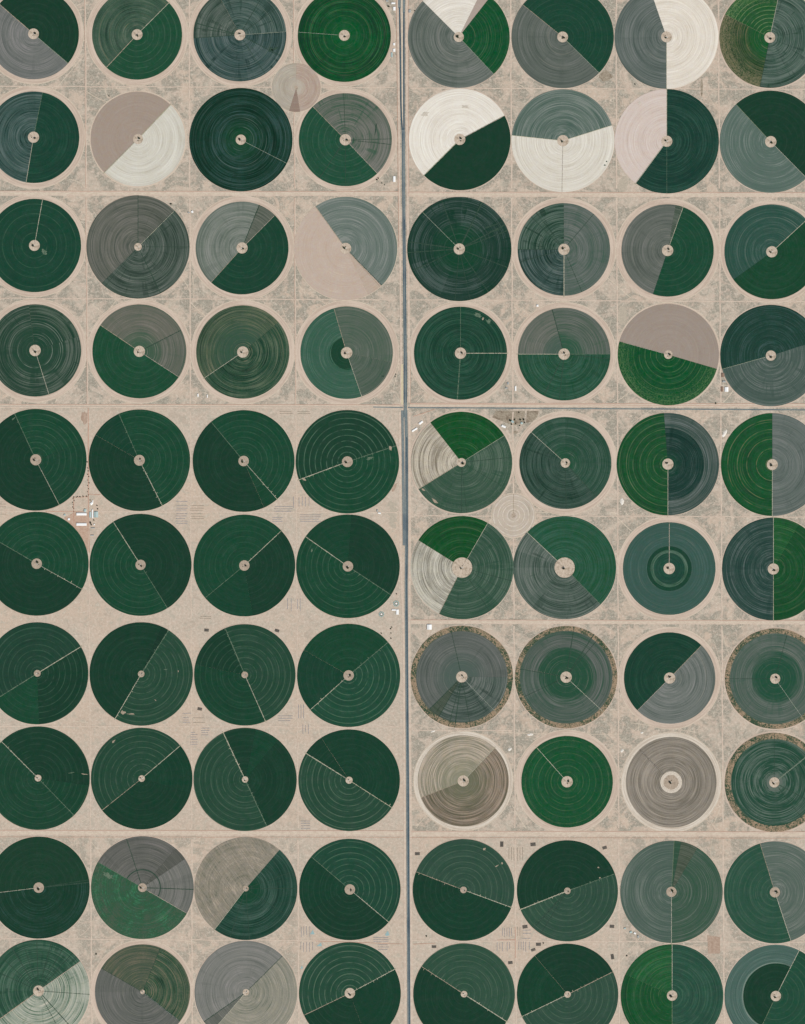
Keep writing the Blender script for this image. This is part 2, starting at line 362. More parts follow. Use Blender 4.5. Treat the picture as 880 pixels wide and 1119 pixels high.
# reddish lanes
strip('red_lane', wavy(96.6,446,96.8,560,20,.15), .9, 1.26, M_red)
strip('red_lane', wavy(96.8,560,98.,604,10,.2), .8, 1.26, M_red)
strip('red_lane', wavy(81,543.5,96,543,8,.3), .8, 1.1, M_red)
strip('red_lane', wavy(80.6,543,80.6,572,8,.2), .8, 1.2, M_red)
strip('red_lane', wavy(97,540,110,540.6,6,.1), .6, 1.1, M_red)
strip('red_lane', wavy(563.3,1013,563.3,1047,8,.1), .8, 1.1, M_red)
strip('red_lane', wavy(544,1027.4,563,1027,8,.1), .8, 1.2, M_red)
strip('red_lane', wavy(452,1031.8,476,1030.6,8,.1), .6, 1.2, M_red)
strip('red_lane', wavy(50,558.8,92,559.2,12,.2), .8, 1.2, M_red)
strip('red_lane', wavy(345,1028.3,440,1031.6,20,.1), .6, 1.2, M_red)
strip('red_lane', wavy(452,455,475,447.4,8,.1), .7, 1.3, M_red)
# thin straight trails across the scrub corners
for (a, b, c, d) in ((60,98,92,60),(110,98,150,95),(196,60,206,95),(95,100,120,112),(60,215,92,250),(100,332,122,350),(60,440,94,400),(195,300,208,320),
     (208,330,225,345),(325,240,345,225),(420,215,436,232),(322,300,335,324),(560,330,580,345),(545,110,560,98),(545,300,560,326),(670,100,676,130),
     (660,300,690,326),(780,300,790,330),(782,60,790,96),(790,440,805,420),(670,440,690,425),(455,440,470,425),(430,425,436,400),(560,560,600,560),(670,560,690,580),(780,590,795,566),
     (790,690,800,720),(780,700,792,760),(450,790,500,800),(540,800,680,802),(690,790,760,800),(560,880,575,905),(455,905,470,890),(670,880,690,905),(780,900,792,870),(100,920,110,935),
     (205,925,220,915),(205,1030,212,1065),(180,1026,215,1030),(320,925,330,918),(425,1010,432,1031),(765,925,785,950),(670,1060,700,1024),(210,780,200,815),(95,690,100,720),
     (75,790,95,790),(95,880,118,905),(210,300,211,330)):
    mx = (a+c)/2+random.uniform(-4,4); my = (b+d)/2+random.uniform(-4,4); pts = []
    for i in range(13):
        t = i/12; pts.append(((1-t)**2*a+2*t*(1-t)*mx+t*t*c, (1-t)**2*b+2*t*(1-t)*my+t*t*d))
    strip('dirt_trail', pts, random.uniform(.4,.8), .18+random.random()*.06, M_pale)

rt = random.Random(21)
for gx in [93.5+4.2, 208.5, 323.5, 446, 560, 675.5, 787.5]:
    for gy in [94.8, 211.5, 327.5, 444, 560, 678, 795, 911, 1027]:
        for _ in range(rt.choice((2, 3, 4, 5))):
            x0 = gx+rt.uniform(-26, 26); y0 = gy+rt.uniform(-26, 26); an = rt.choice((.75, -.75, 0, 1.57))+rt.uniform(-.35, .35); L = rt.uniform(10, 32)
            x1, y1 = x0+L*math.cos(an), y0+L*math.sin(an)
            if 432 < x0 < 452 or 432 < x1 < 452: continue
            cxm, cym = (x0+x1)/2+rt.uniform(-5, 5), (y0+y1)/2+rt.uniform(-5, 5); pts = []
            for i in range(11):
                t = i/10; pts.append(((1-t)**2*x0+2*t*(1-t)*cxm+t*t*x1, (1-t)**2*y0+2*t*(1-t)*cym+t*t*y1))
            strip('dirt_trail', pts, rt.uniform(.25, .6), .10+rt.random()*.12, rt.choice((M_pale, M_pale, M_track)))

def poly(name, pts, z, mat, kind='structure', parent=None):
    V = [(X(a), Y(b), z) for a, b in pts]; n = len(V); V += [(v[0], v[1], -.3) for v in V]
    F = [tuple(range(n))] + [(i, i+n, (i+1) % n+n, (i+1) % n) for i in range(n)]
    me = mesh(name, V, F, mat); bm = bmesh.new(); bm.from_mesh(me)
    bmesh.ops.recalc_face_normals(bm, faces=bm.faces); bm.to_mesh(me); bm.free()
    o = link(name, me); tag(o, kind=kind); return o
M_scrub = noise_mat('dark_scrub', (146,134,116), (172,160,142), .5, c2=(128,114,98), scale2=.15)
M_scrub2 = noise_mat('thin_scrub', (176,166,150), (190,178,160), .5)
M_brownplot = noise_mat('brown_plot', (184,162,144), (166,142,124), .35)
def blob(cx, cy, rx, ry, n=18, j=.18, rot=0):
    o = []
    for i in range(n):
        t = i/n*math.tau; k = 1+random.uniform(-j, j); a, b = rx*math.cos(t)*k, ry*math.sin(t)*k
        o.append((cx+a*math.cos(rot)-b*math.sin(rot), cy+a*math.sin(rot)+b*math.cos(rot)))
    return o
poly('scrub_ground', [(538,456),(542,449),(574,449),(572.5,461),(563,465),(553,462)], .5, M_scrub)
poly('scrub_ground', [(576,449),(589,449),(587,456),(582,461),(575,462)], .5, M_scrub)
poly('scrub_ground', blob(563.5,472.3,2.8,1.8), .5, M_scrub)
poly('scrub_ground', blob(681,201,5,8,rot=.3,j=.3), .14, M_scrub2)
poly('scrub_ground', blob(662,83,7,6), .14, M_scrub)
poly('scrub_ground', blob(767,96,1.2,10,j=.1), .9, M_scrub)
for q in range(5): poly('scrub_ground', blob(430+random.uniform(-2,2), 551+q*5.6, 5, 2.9, rot=random.uniform(0,1)), .13+.01*q, M_scrub2)
poly('scrub_ground', blob(680.5,345,5,11,j=.12), .14, M_scrub2)
poly('brown_plot', [(773,1022),(787,1024),(787,1042),(774,1042)], .9, M_brownplot)
poly('brown_plot', blob(92.5,456,3.6,7,j=.25), .9, M_brownplot)
poly('brown_plot', [(81,560),(96,560),(97,604),(90,590),(81,578),(70,566)], .9, noise_mat('compound_soil', (196,170,150), (182,152,132), .3))
poly('brown_plot', blob(330,84,3,6), .9, M_brownplot)
poly('brown_plot', blob(431,533,1.6,5,rot=.5), .5, M_brownplot)
poly('brown_plot', blob(454,458,5,6,rot=.6), .5, noise_mat('trodden_soil', (182,172,158), (196,180,164), .6))

# ------------------------------------------------------------------ fields
M_pad = noise_mat('pad_sand', (208,193,175), (188,171,152), .5, c2=(158,143,124), scale2=.33)
M_pad2 = noise_mat('pad_trodden_sand', (186,170,152), (168,152,134), .6, c2=(152,138,122), scale2=.4)
M_apron = ring_mat('apron_sand', (190,171,154), (210,192,175), .6, (198,176,160))
M_apronW = ring_mat('apron_pale_sand', (192,178,161), (220,210,195), 1.0, (170,157,140))
M_trk = {'w': noise_mat('boom_lane_pale', (184,176,152), (158,158,134), .6),
         'n': noise_mat('boom_lane', (112,126,102), (134,140,114), .5),
         'f': noise_mat('boom_lane_faint', (110,124,104), (72,98,80), .5),
         's': noise_mat('boom_lane_sand', (176,160,140), (150,138,120), .5),
         'k': noise_mat('boom_lane_brown', (104,96,86), (120,112,100), .5),
         'd': noise_mat('boom_lane_dark', (42,66,54), (58,80,66), .5)}
M_weed = weed_mat()
def sector_mesh(name, a0, a1, r0, r1, z, mat, jit=0.0, gap=.05):
    """annular sector round the pivot; radii in photo pixels, degrees counter-clockwise from east"""
    full = abs(a1-a0) >= 359.9
    n = max(2, int(abs(a1-a0)/1.5)); V = []; F = []; j = 0
    for i in range(n+(0 if full else 1)):
        t = R(a0+(a1-a0)*i/n); j = j*.7+random.uniform(-jit, jit)
        c, s = math.cos(t), math.sin(t); ro = (r1+j)*S; rn = r0*S; ox = oy = 0
        if not full:                      # keep a small gap between neighbouring crops
            g = gap*S
            if i == 0: ox, oy = -math.sin(R(a0))*g, math.cos(R(a0))*g
            if i == n: ox, oy = math.sin(R(a1))*g, -math.cos(R(a1))*g
        V += [(c*rn+ox, s*rn+oy, z), (c*ro+ox, s*ro+oy, z), (c*rn+ox, s*rn+oy, -.2), (c*ro+ox, s*ro+oy, -.2)]
    m = len(V)//4
    for i in range(n):
        a = 4*i; b = 4*((i+1) % m)
        F += [(a, a+1, b+1, b), (a+1, a+3, b+3, b+1), (a, b, b+2, a+2)]
    if not full:
        F += [(0, 2, 3, 1), (4*n, 4*n+1, 4*n+3, 4*n+2)]
    me = mesh(name, V, F, mat); bm = bmesh.new(); bm.from_mesh(me)
    bmesh.ops.recalc_face_normals(bm, faces=bm.faces); bm.to_mesh(me); bm.free()
    return me
def lane_mesh(ang, r0, r1, w, z, mat, ticks=None, brk=.1):
    t = R(ang); d = Vector((math.cos(t), math.sin(t), 0)); nn = Vector((-d.y, d.x, 0)); V = []; F = []
    N = 90; k = .8
    for i in range(N+1):
        rr = (r0+(r1-r0)*i/N)*S; k = k*.6+.4*random.uniform(.35, 1.35); kk = k*w*S/2; sh = nn*random.uniform(-.10, .10)*S
        V += [tuple(d*rr+sh+nn*kk+Vector((0,0,z))), tuple(d*rr+sh-nn*kk+Vector((0,0,z)))]
    hole = 0
    for i in range(N):
        if hole > 0: hole -= 1; continue
        if random.random() < brk*.6: hole = random.randint(0, 1)
        F.append((2*i+1, 2*i+3, 2*i+2, 2*i))
    if ticks:                             # ruts turned off the lane where each wheel line meets it
        rr = r0+ticks*.6
        while rr < r1-1:
            if random.random() < .75:
                L = random.uniform(.5, 2.6)*S; off = random.uniform(-.5, .5)*L; q = len(V); hw = random.uniform(.15, .32)*S
                c = d*rr*S
                for a, b in ((off-L/2,-hw),(off+L/2,-hw),(off+L/2,hw),(off-L/2,hw)):
                    V.append(tuple(c+nn*a+d*b+Vector((0,0,z+.05))))
                F.append((q, q+3, q+2, q+1))
            rr += ticks
    me = mesh('access_lane', V, F, mat); bm = bmesh.new(); bm.from_mesh(me)
    for f in bm.faces:
        f.normal_update()
        if f.normal.z < 0: f.normal_flip()
    bm.to_mesh(me); bm.free(); return me

H = {'DG':1.9,'G':1.85,'LG':1.75,'BG':1.95,'TG':1.65,'NV':1.8,'GR':1.5,'MX':1.7,'OL':1.5,'BR':1.3,'SD':1.3,'W':1.4,'PK':1.35,'ST':1.45}
ORD = ['','first','second','third','fourth','fifth','sixth','seventh','eighth','ninth','tenth']
FIELDS = []   # row, col, cx, cy, r, apron r, pad r, [sectors], [lanes (angle, kind, width, ticks)], boom angle
def F_(*a, **k): FIELDS.append((a, k))
# rows 1-2
F_(1,1,36.8,37,49.6,55,6,[(-40.6,139,'DG',{}),(139,319.4,'GR',dict(c=(112,114,112),Band=.9))],[(-40.6,'n',.7),(139,'s',.8)],-40.6)
F_(1,2,150,37.8,49.2,56,6,[(-133,45,'G',dict(c=(32,80,56))),(45,227,'MX',dict(c=(64,92,76),lt=(92,110,92),Patch=.6,Band=.5))],[(45,'w',.7),(227,'s',.8)],45)
F_(1,3,262.3,38.2,50.8,57,6,[(4,118,'TG',dict(c=(66,90,84))),(118,184,'TG',dict(c=(80,96,88))),(184,364,'TG',dict(c=(62,86,84),Spoke=1))],[(4,'n',.5),(-27,'d',.8),(165,'d',1.2),(171,'d',0.8),(184,'d',0.7),(60,'d',0.7),(-57,'d',0.6),(120,'d',0.5),(36,'d',0.5)],4)
F_(1,4,376.5,38.7,50.9,56,6,[(0,360,'BG',dict(c=(16,76,40),dk=(20,56,40),lt=(24,92,52),Band=.9,Spoke=.6,inn=((12,84,44),18,18)))],[(176,'n',.5)],176)
F_(1,5,501.5,40.4,55.7,56.4,5.7,[(-46.8,52,'BG',{}),(52,63.6,'BR',dict(c=(172,156,144))),(63.6,135,'W',dict(c=(222,215,202))),(135,313.2,'GR',dict(c=(106,114,108),Band=1.1))],[(-46.8,'n',.6)],-46.8)
F_(1,6,615,40.4,56,56.6,6,[(-44.6,141,'G',dict(c=(28,72,54),TrackAmp=.15)),(141,315.4,'GR',dict(c=(98,106,100)))],[(-44.6,'n',.6),(141,'s',.5)],-44.6)
F_(1,7,728.5,40.3,56.8,57.3,6,[(109,270,'GR',dict(c=(102,112,108),Band=1)),(-90,109,'W',dict(c=(222,213,198)))],[(270,'w',.6)],270)
F_(1,8,841.4,41,55.1,56.6,6,[(-101.3,78,'TG',dict(c=(70,94,84),Band=.9)),(78,152.7,'BG',dict(c=(34,90,48),TrackAmp=.5,Spacing=4.4,Ragged=.6,tk=(120,142,96))),(152.7,258.7,'MX',dict(c=(56,82,54),inn=((24,84,44),24,10),Ragged=.7,Patch=.6))],[(78,'w',.5),(258.7,'d',.6)],78)
F_(2,1,36.8,150,50,56.5,6.2,[(-99.3,78.5,'DG',dict(c=(28,70,54),Band=.7,TrackAmp=.15)),(78.5,260.7,'TG',dict(c=(64,90,86),Spoke=.2,Band=.7))],[(260.7,'w',.6),(78.5,'f',.6)],260.7)
F_(2,2,151,152,51.6,53,5.5,[(46.4,225,'BR',{}),(225,406.4,'W',dict(c=(206,202,188)))],[(225,'w',.9),(46.4,'w',.9)],225)
F_(2,3,263.4,152.7,56.5,57,5.7,[(0,360,'NV',dict(c=(26,62,50),lt=(48,78,74),Band=.9,Spoke=.3,inn=((24,70,46),16,14)))],[(-27.3,'n',.5)],-27.3)
F_(2,4,377.6,152.7,50.8,56.5,6.3,[(-46.5,134.5,'GR',dict(c=(106,110,102),dk=(54,88,68),Band=1.1,Spoke=.9)),(134.5,313.5,'G',dict(c=(34,82,60)))],[(-46.5,'s',.7),(134.5,'s',.5),(-6,'d',0.7),(1,'d',0.5),(92,'d',0.5),(236,'d',0.8),(-90,'d',0.6)],-46.5)
F_(2,5,502.6,152.4,55.5,56.4,6.2,[(28,225,'W',dict(c=(228,221,208))),(225,388,'DG',dict(Band=.2,TrackAmp=.04))],[(28,'s',.8),(225,'w',.9)],28)
F_(2,6,615.3,153.8,56.2,56.7,6.3,[(17.5,174,'TG',dict(c=(98,116,108),dk=(74,96,86),Spoke=.1,Band=1)),(174,377.5,'W',dict(c=(216,210,196)))],[(269,'s',.6),(17.5,'w',.5),(174,'w',.5)],269)
F_(2,7,728.8,154.4,57,57.3,6.2,[(90,233.5,'PK',{}),(-126.5,90,'DG',dict(c=(28,66,54),Band=.9,TrackAmp=.2,lt=(44,80,68)))],[(233.5,'w',.7),(90,'w',.5),(-90,'f',.4)],233.5)
F_(2,8,842.4,154.9,55.8,56.6,6.3,[(-45.4,132.9,'DG',dict(Band=.2)),(132.9,314.6,'TG',dict(c=(94,114,106),dk=(80,102,92),Spoke=.1,Band=.7))],[(-45.4,'w',.5),(132.9,'n',.5)],-45.4)
# rows 3-4
F_(3,1,37.8,268.3,51,56.5,6,[(0,360,'G',dict(c=(28,72,54),TrackAmp=.3,Spacing=10.5))],[(80,'w',.7)],80)
F_(3,2,151,269.8,56.4,57,4.3,[(44.8,90,'GR',dict(c=(94,98,90),Band=1)),(90,225,'GR',dict(c=(102,104,96),dk=(74,82,74),Band=1.1)),(-135,44.8,'TG',dict(c=(80,94,86),Spoke=.8))],[(44.8,'d',1.3),(44.8,'w',.5),(90,'d',0.7),(-64,'d',0.9),(0,'d',0.5),(230,'d',0.4)],44.8)
F_(3,3,264.7,271,50.7,57.2,6.2,[(-132,45,'DG',dict(c=(28,70,52),TrackAmp=.25)),(45,69,'GR',dict(c=(100,106,96),Spoke=.8)),(69,228,'GR',dict(c=(112,120,112),Band=1.1))],[(45,'s',.6),(228,'s',.5),(68,'d',0.9)],45)
F_(3,4,377.9,271.5,56.4,56.8,6.2,[(-45.6,125.8,'TG',dict(c=(106,118,112),dk=(86,102,94),Spoke=.1,Band=.6)),(125.8,296,'SD',{}),(-64,-45.6,'SD',dict(c=(184,165,148)))],[(-45.6,'d',1.1),(-48,'s',.8),(125.8,'s',.8)],-45.6)
F_(3,5,502.1,272.1,57,57.3,6.2,[(0,360,'NV',dict(c=(36,64,56),dk=(20,56,42),lt=(72,90,84),Spoke=1.2,Irr=.35,TrackAmp=.05,inn=((22,66,46),27,10)))],[(135,'n',.6),(28,'d',1.6),(21,'d',1.1),(64,'d',1.8),(110,'d',1.0),(172,'d',1.3),(184,'d',1.3),(-21,'d',1.0),(-56,'d',0.8),(-95,'d',0.7),(-78,'d',0.6),(205,'d',0.9)],135)
F_(3,6,616.4,272.6,50.6,57,6.2,[(-90,90,'GR',dict(c=(92,104,98),dk=(62,90,76),Band=1.1,Spoke=.5)),(90,180,'TG',dict(c=(58,86,74),Spoke=.9,Band=1.1)),(180,270,'TG',dict(c=(60,84,80),Spoke=.6,Band=1.1))],[(270,'w',1.0),(135,'d',0.9),(127,'d',0.6),(180,'d',0.8),(-67,'d',0.6),(196,'d',0.6),(50,'d',0.5)],270)
F_(3,7,729.7,273.7,50.4,57,6.3,[(-108.6,70.3,'G',dict(c=(28,76,54),TrackAmp=.2)),(80,251.4,'GR',dict(c=(102,108,102))),(70.3,80,'GR',dict(c=(82,96,84),Patch=.8))],[(70.3,'w',.6)],70.3)
F_(3,8,843.6,275.2,51.8,56.4,6.2,[(-144.1,42.6,'G',dict(c=(26,73,49),TrackAmp=.08)),(42.6,215.9,'TG',dict(c=(48,84,74),dk=(38,76,64),Spoke=.05,Band=.5))],[(42.6,'w',.7)],42.6)
F_(4,1,38.5,383,50.4,57,6.3,[(18,98,'TG',dict(c=(48,74,60),dk=(30,62,48),Band=1.4,inn=((34,68,52),30,10),Irr=.9)),(98,378,'TG',dict(c=(60,82,70),dk=(34,64,50),Band=1.4,inn=((38,70,54),30,10),Irr=.9))],[(-72.4,'w',.6)],-72.4)
F_(4,2,152.5,384,51.3,57,6.2,[(146,327,'G',dict(c=(30,78,54),TrackAmp=.15,inn=((34,80,58),12,5))),(-33,27,'GR',dict(c=(100,104,94),dk=(66,88,72),inn=((58,88,68),20,12))),(27,146,'GR',dict(c=(108,108,98),dk=(72,92,76),inn=((60,90,70),18,12)))],[(-33,'s',.6),(146,'s',.7),(27,'d',.9)],-33)
F_(4,3,265.5,384.7,50.9,57,6.3,[(40,214,'MX',dict(c=(72,94,74),lt=(112,114,90),inn=((54,84,66),30,12),Patch=.35)),(-146,40,'MX',dict(c=(46,80,62),lt=(92,108,86),Patch=.35))],[(214,'w',.6)],214)
F_(4,4,379,385.5,50.5,57.4,6.3,[(106,289,'TG',dict(c=(57,97,80),dk=(50,90,73),Spoke=0,Band=.4,r0=19)),(106,289,'DG',dict(c=(28,70,50),r1=17.4)),(106,289,'TG',dict(c=(50,94,74),Spoke=0,r0=17.4,r1=19)),(-71,-12,'GR',dict(c=(82,98,86),dk=(58,86,70),Spoke=.4)),(-12,106,'GR',dict(c=(90,104,92),dk=(66,92,76)))],[(-71,'w',.6),(106,'s',.5)],-71)
F_(4,5,503.4,386,50.8,57,6.3,[(0,360,'G',dict(c=(32,74,56),TrackAmp=.15,Band=1.1,Irr=.4,Spoke=.5,dk=(24,60,46)))],[(0,'w',.8),(266,'f',1.2),(90,'f',.6)],0)
F_(4,6,616.6,387,50.6,57,6.3,[(0,105,'GR',dict(c=(92,102,94),dk=(60,88,70),Band=1,inn=((48,86,66),22,10))),(105,180,'GR',dict(c=(106,110,102),dk=(72,92,78),inn=((70,92,80),20,10))),(180,360,'G',dict(c=(42,86,66),Spoke=.9,dk=(28,72,50),Band=1.1))],[(180,'w',.7),(0,'f',.5),(105,'d',1.),(244,'d',1.0),(264,'d',0.8),(-6,'d',0.6)],180)
F_(4,7,730.5,387.6,55.3,57,4.8,[(-16.3,164.7,'BR',dict(c=(154,140,128))),(164.7,343.7,'BG',dict(c=(16,82,44),TrackAmp=.4,tk=(92,122,80),Spacing=6.2,Ragged=.6))],[(164.7,'s',.5)],164.7)
F_(4,8,842.6,388.6,55.4,56.6,5.7,[(17.8,195.5,'DG',dict(c=(32,68,56),lt=(58,84,80),Band=.8,Spoke=.3)),(195.5,377.8,'TG',dict(c=(78,96,90),dk=(62,82,74)))],[(195.5,'n',.6)],195.5)
# rows 5-6
F_(5,1,39.3,502.5,55.6,56.4,6.1,[(-62.4,20,'G',dict(c=(28,72,52),TrackAmp=.25)),(20,114.7,'G',{}),(114.7,297.6,'DG',{})],[(-62.4,'w',.6,0),(114.7,'f',.7,6)],-62.4)
F_(5,2,152.5,503,55.5,56.2,6,[(-63.2,114,'G',dict(TrackAmp=.25)),(114,150,'G',dict(c=(26,68,50),TrackAmp=.1)),(150,296.8,'DG',{})],[(-63.2,'w',.8,4),(114,'f',.6,6)],-63.2)
F_(5,3,266.4,503.8,55.6,56.2,5.8,[(-48.7,129.7,'G',dict(TrackAmp=.28)),(129.7,293.8,'DG',{}),(-66.2,-48.7,'G',dict(c=(26,72,50),TrackAmp=.1))],[(-48.7,'w',.6,6),(129.7,'f',.7)],-48.7)
F_(5,4,379.8,504.6,56.5,57,6,[(18.2,200.4,'DG',dict(c=(30,68,50),TrackAmp=.6,tk=(88,118,96))),(200.4,378.2,'G',dict(TrackAmp=.5))],[(200.4,'w',.9,4),(18.2,'f',.8,5)],200.4)
F_(5,5,504.5,505.4,55.4,57,4.9,[(32.2,128,'BG',dict(c=(18,82,40),Ragged=.1)),(128,211.7,'ST',{}),(211.7,392.2,'TG',dict(c=(62,90,74),dk=(44,78,60),Ragged=.3))],[(32.2,'n',.7),(211.7,'s',.6),(6,'d',0.6),(-90,'d',0.7),(-84,'d',0.4),(-30,'d',0.5)],32.2)
F_(5,6,618,506,50.3,57,5.2,[(-48,138,'TG',dict(c=(46,80,66),dk=(32,70,52),Band=.6,inn=((32,78,54),14,12))),(138,312,'TG',dict(c=(58,84,74),Band=.6))],[(138,'w',.5),(-48,'d',1.),(271,'d',.8),(56,'d',.6)],138)
F_(5,7,730,507.2,56,56.6,6.2,[(94.5,270,'BG',dict(c=(26,82,46),TrackAmp=.2)),(-90,94.5,'NV',dict(c=(80,94,88),dk=(50,74,68),lt=(104,114,112),Band=.9,r0=39.5)),(-90,94.5,'NV',dict(c=(30,62,56),Band=.5,r1=39.5,inn=((26,66,50),12,6)))],[(270,'w',.7)],270)
F_(5,8,844.1,507.7,56.2,56.8,6.1,[(90,270,'BG',dict(c=(24,84,46),TrackAmp=.3,Spacing=10.5,tk=(150,140,104))),(-90,90,'GR',dict(c=(104,114,110),Band=.8,Spoke=.5))],[(270,'w',.7)],270)
F_(6,1,40.3,616,56.8,57.2,5.8,[(-29.4,149.7,'G',dict(TrackAmp=.25)),(149.7,330.6,'DG',{})],[(-29.4,'w',.6,8),(149.7,'f',.7)],-29.4)
F_(6,2,153.8,617.3,55.7,56.4,5.7,[(-58,122.4,'DG',{}),(122.4,302,'G',dict(TrackAmp=.25))],[(122.4,'w',.8),(-58,'f',.6,7)],122.4)
F_(6,3,267.2,618,55.6,56.4,5.8,[(43.2,219.5,'G',dict(TrackAmp=.15)),(219.5,280,'G',dict(c=(26,70,50),TrackAmp=.05)),(280,403.2,'DG',dict(TrackAmp=.15))],[(43.2,'w',.7,8),(219.5,'f',.6)],43.2)
F_(6,4,380.4,618.9,56.6,57.2,5.8,[(-33.5,86,'DG',{}),(86,145,'DG',dict(c=(27,70,50))),(145,326.5,'G',dict(TrackAmp=.35))],[(145,'w',.8),(-33.5,'f',.7,6)],145)
F_(6,5,505.1,620.3,56.4,57,11.2,[(60,148,'BG',dict(c=(20,80,40))),(148,243.4,'ST',dict(c=(166,162,148),Patch=.6,Ragged=.3)),(243.4,420,'TG',dict(c=(58,88,72),dk=(40,74,58)))],[(60,'w',.6),(243.4,'s',.5),(-15,'d',0.7),(-58,'d',0.7),(-28,'d',0.5)],60)
F_(6,6,617.2,620.3,56.3,57,11.2,[(-45.6,136.8,'G',dict(c=(40,88,66),Band=.9,TrackAmp=.2,dk=(28,78,48))),(136.8,314.4,'TG',dict(c=(86,102,94)))],[(136.8,'w',.6),(-45.6,'f',.6)],136.8)
F_(6,7,731.5,621.3,50.6,57,6.3,[(0,360,'TG',dict(c=(60,92,84),dk=(52,84,74),lt=(70,100,94),Spoke=0,Band=.5,r0=24.4)),(0,360,'DG',dict(c=(28,70,52),r0=20.4,r1=24.4)),(0,360,'TG',dict(c=(58,94,76),Spoke=0,r0=17,r1=20.4)),(0,360,'DG',dict(c=(34,76,60),Band=.9,r1=17))],[(90,'s',.9)],90)
F_(6,8,845.3,621.8,56.2,57,6.2,[(90,270,'NV',dict(c=(48,76,70),dk=(32,60,54))),(-90,60,'BG',dict(c=(24,80,44))),(60,90,'BG',dict(c=(30,90,48),TrackAmp=.1))],[(90,'w',.7),(270,'w',.6)],90)
# rows 7-8
F_(7,1,41,735.8,55.8,56.6,3.8,[(31.5,212,'G',dict(c=(34,70,54),TrackAmp=.3)),(212,272,'G',dict(TrackAmp=.1)),(272,391.5,'DG',dict(TrackAmp=.55))],[(31.5,'w',1.0),(212,'f',1.)],31.5)
F_(7,2,154.5,736.5,56.5,57,3.7,[(66.5,240,'DG',{}),(58,66.5,'DG',dict(c=(26,58,44))),(-120.3,58,'LG',{})],[(239.7,'w',.8,5),(58,'f',1.1,4)],239.7)
F_(7,3,267.7,737.5,55.4,56.2,3.7,[(-66,112.9,'LG',dict(c=(38,75,57))),(112.9,168,'DG',dict(TrackAmp=.5)),(168,294,'G',dict(c=(27,70,50),TrackAmp=.15))],[(-66,'w',.8),(112.9,'f',1.1,4)],-66)
F_(7,4,381.2,738.1,56.4,57,5.8,[(40.2,150.4,'G',dict(c=(26,72,50),TrackAmp=.05)),(150.4,221.8,'DG',dict(c=(27,68,50))),(-138.2,40.2,'G',dict(c=(34,78,58),TrackAmp=.7))],[(221.8,'w',.8,6),(40.2,'f',.8,5)],221.8)
F_(7,5,504.8,739.7,56,56.8,6.2,[(0,225,'GR',dict(c=(98,104,100),Band=.8,r1=50,inn=((78,94,86),24,12))),(225,240,'GR',dict(c=(76,88,76),r1=50,Spoke=.8)),(240,360,'TG',dict(c=(82,96,90),r1=50,Spoke=.9)),(0,360,'weed',dict(r0=50))],[(-46,'n',.4),(262,'d',1.1),(255,'d',0.7),(225,'d',0.8),(103,'d',0.7),(240,'d',0.6),(-80,'d',0.5)],-46)
F_(7,6,618.8,740,56,56.8,6.3,[(-43,168,'GR',dict(c=(88,98,92),dk=(54,84,68),Band=1.1,r1=50.6,Spoke=.6,inn=((38,78,58),31,5))),(168,317,'GR',dict(c=(84,98,90),dk=(56,84,70),Band=1.1,r1=50.6,Spoke=.5,inn=((38,78,58),28,5))),(0,360,'weed',dict(r0=50.6,g=1))],[(-43,'w',.5),(81,'d',0.9),(57,'d',1.0),(50,'d',0.6),(170,'d',0.6),(205,'d',0.5)],-43)
F_(7,7,732,741,49.9,56,6.2,[(45.8,225,'DG',dict(c=(28,68,52),Band=.6,TrackAmp=.2)),(225,405.8,'GR',dict(c=(108,114,110),Band=.9))],[(45.8,'s',.6),(225,'s',.5)],225)
F_(7,8,847.3,741.7,55,56.4,5.6,[(0,360,'GR',dict(c=(88,102,94),dk=(58,88,74),Band=1.,r1=49.6,Spoke=.6,inn=((34,78,58),27,7))),(0,360,'weed',dict(r0=49.6))],[(-55,'n',.5),(180,'d',.5),(75,'d',.6)],-55)
F_(8,1,41.8,850.3,56.5,57,3.8,[(-8,135,'DG',dict(TrackAmp=.3)),(135,314,'G',dict(TrackAmp=.2,c=(30,72,52))),(-46,-8,'G',dict(c=(27,70,50),TrackAmp=.2))],[(135,'w',.8,5),(-46,'f',.7,6)],135)
F_(8,2,155,850.8,55.5,56.2,3.7,[(40.5,218.7,'LG',dict(c=(38,75,57))),(218.7,342.8,'DG',{}),(-17.2,40.5,'DG',dict(c=(26,66,48)))],[(40.5,'w',.8),(218.7,'s',.6)],40.5)
F_(8,3,268,851.8,56.4,57,3.6,[(115,295,'LG',{}),(78,115,'DG',{}),(50,78,'G',dict(c=(26,70,50),TrackAmp=.02)),(-65,50,'DG',{})],[(115,'w',1.0,4),(-65,'f',1.0,5)],115)
F_(8,4,381.7,852.6,55.5,56.4,4,[(148,327.4,'LG',dict(TrackAmp=.6)),(123.4,148,'DG',{}),(-32.6,123.4,'DG',dict(c=(26,66,48)))],[(148,'w',1.0,5),(-32.6,'w',.7,5)],148)
F_(8,5,506.4,853.4,49.8,54.6,6.2,[(46.6,201.6,'OL',dict(c=(158,148,130),dk=(120,118,98),Furrow=0,Band=1.2,inn=((136,134,112),22,20))),(-158.4,46.6,'OL',dict(c=(126,114,98),dk=(92,88,70),Furrow=0,Band=1.2,inn=((104,106,84),22,20)))],[(46.6,'w',.7),(201.6,'s',.4)],46.6,apw=1)
F_(8,6,619.9,854.3,50,57,6.3,[(0,360,'BG',dict(c=(24,84,50),Band=.4,TrackAmp=.13,Spacing=7,Ragged=.2,Irr=.1,Patch=.15))],[(131.7,'w',.6)],131.7)
F_(8,7,733.7,854.8,49.5,55,12,[(0,360,'OL',dict(c=(136,128,116),dk=(112,106,94),lt=(158,148,134),Furrow=0,Band=1))],[(134,'s',.7),(134,'k',1.8)],134,apw=1)
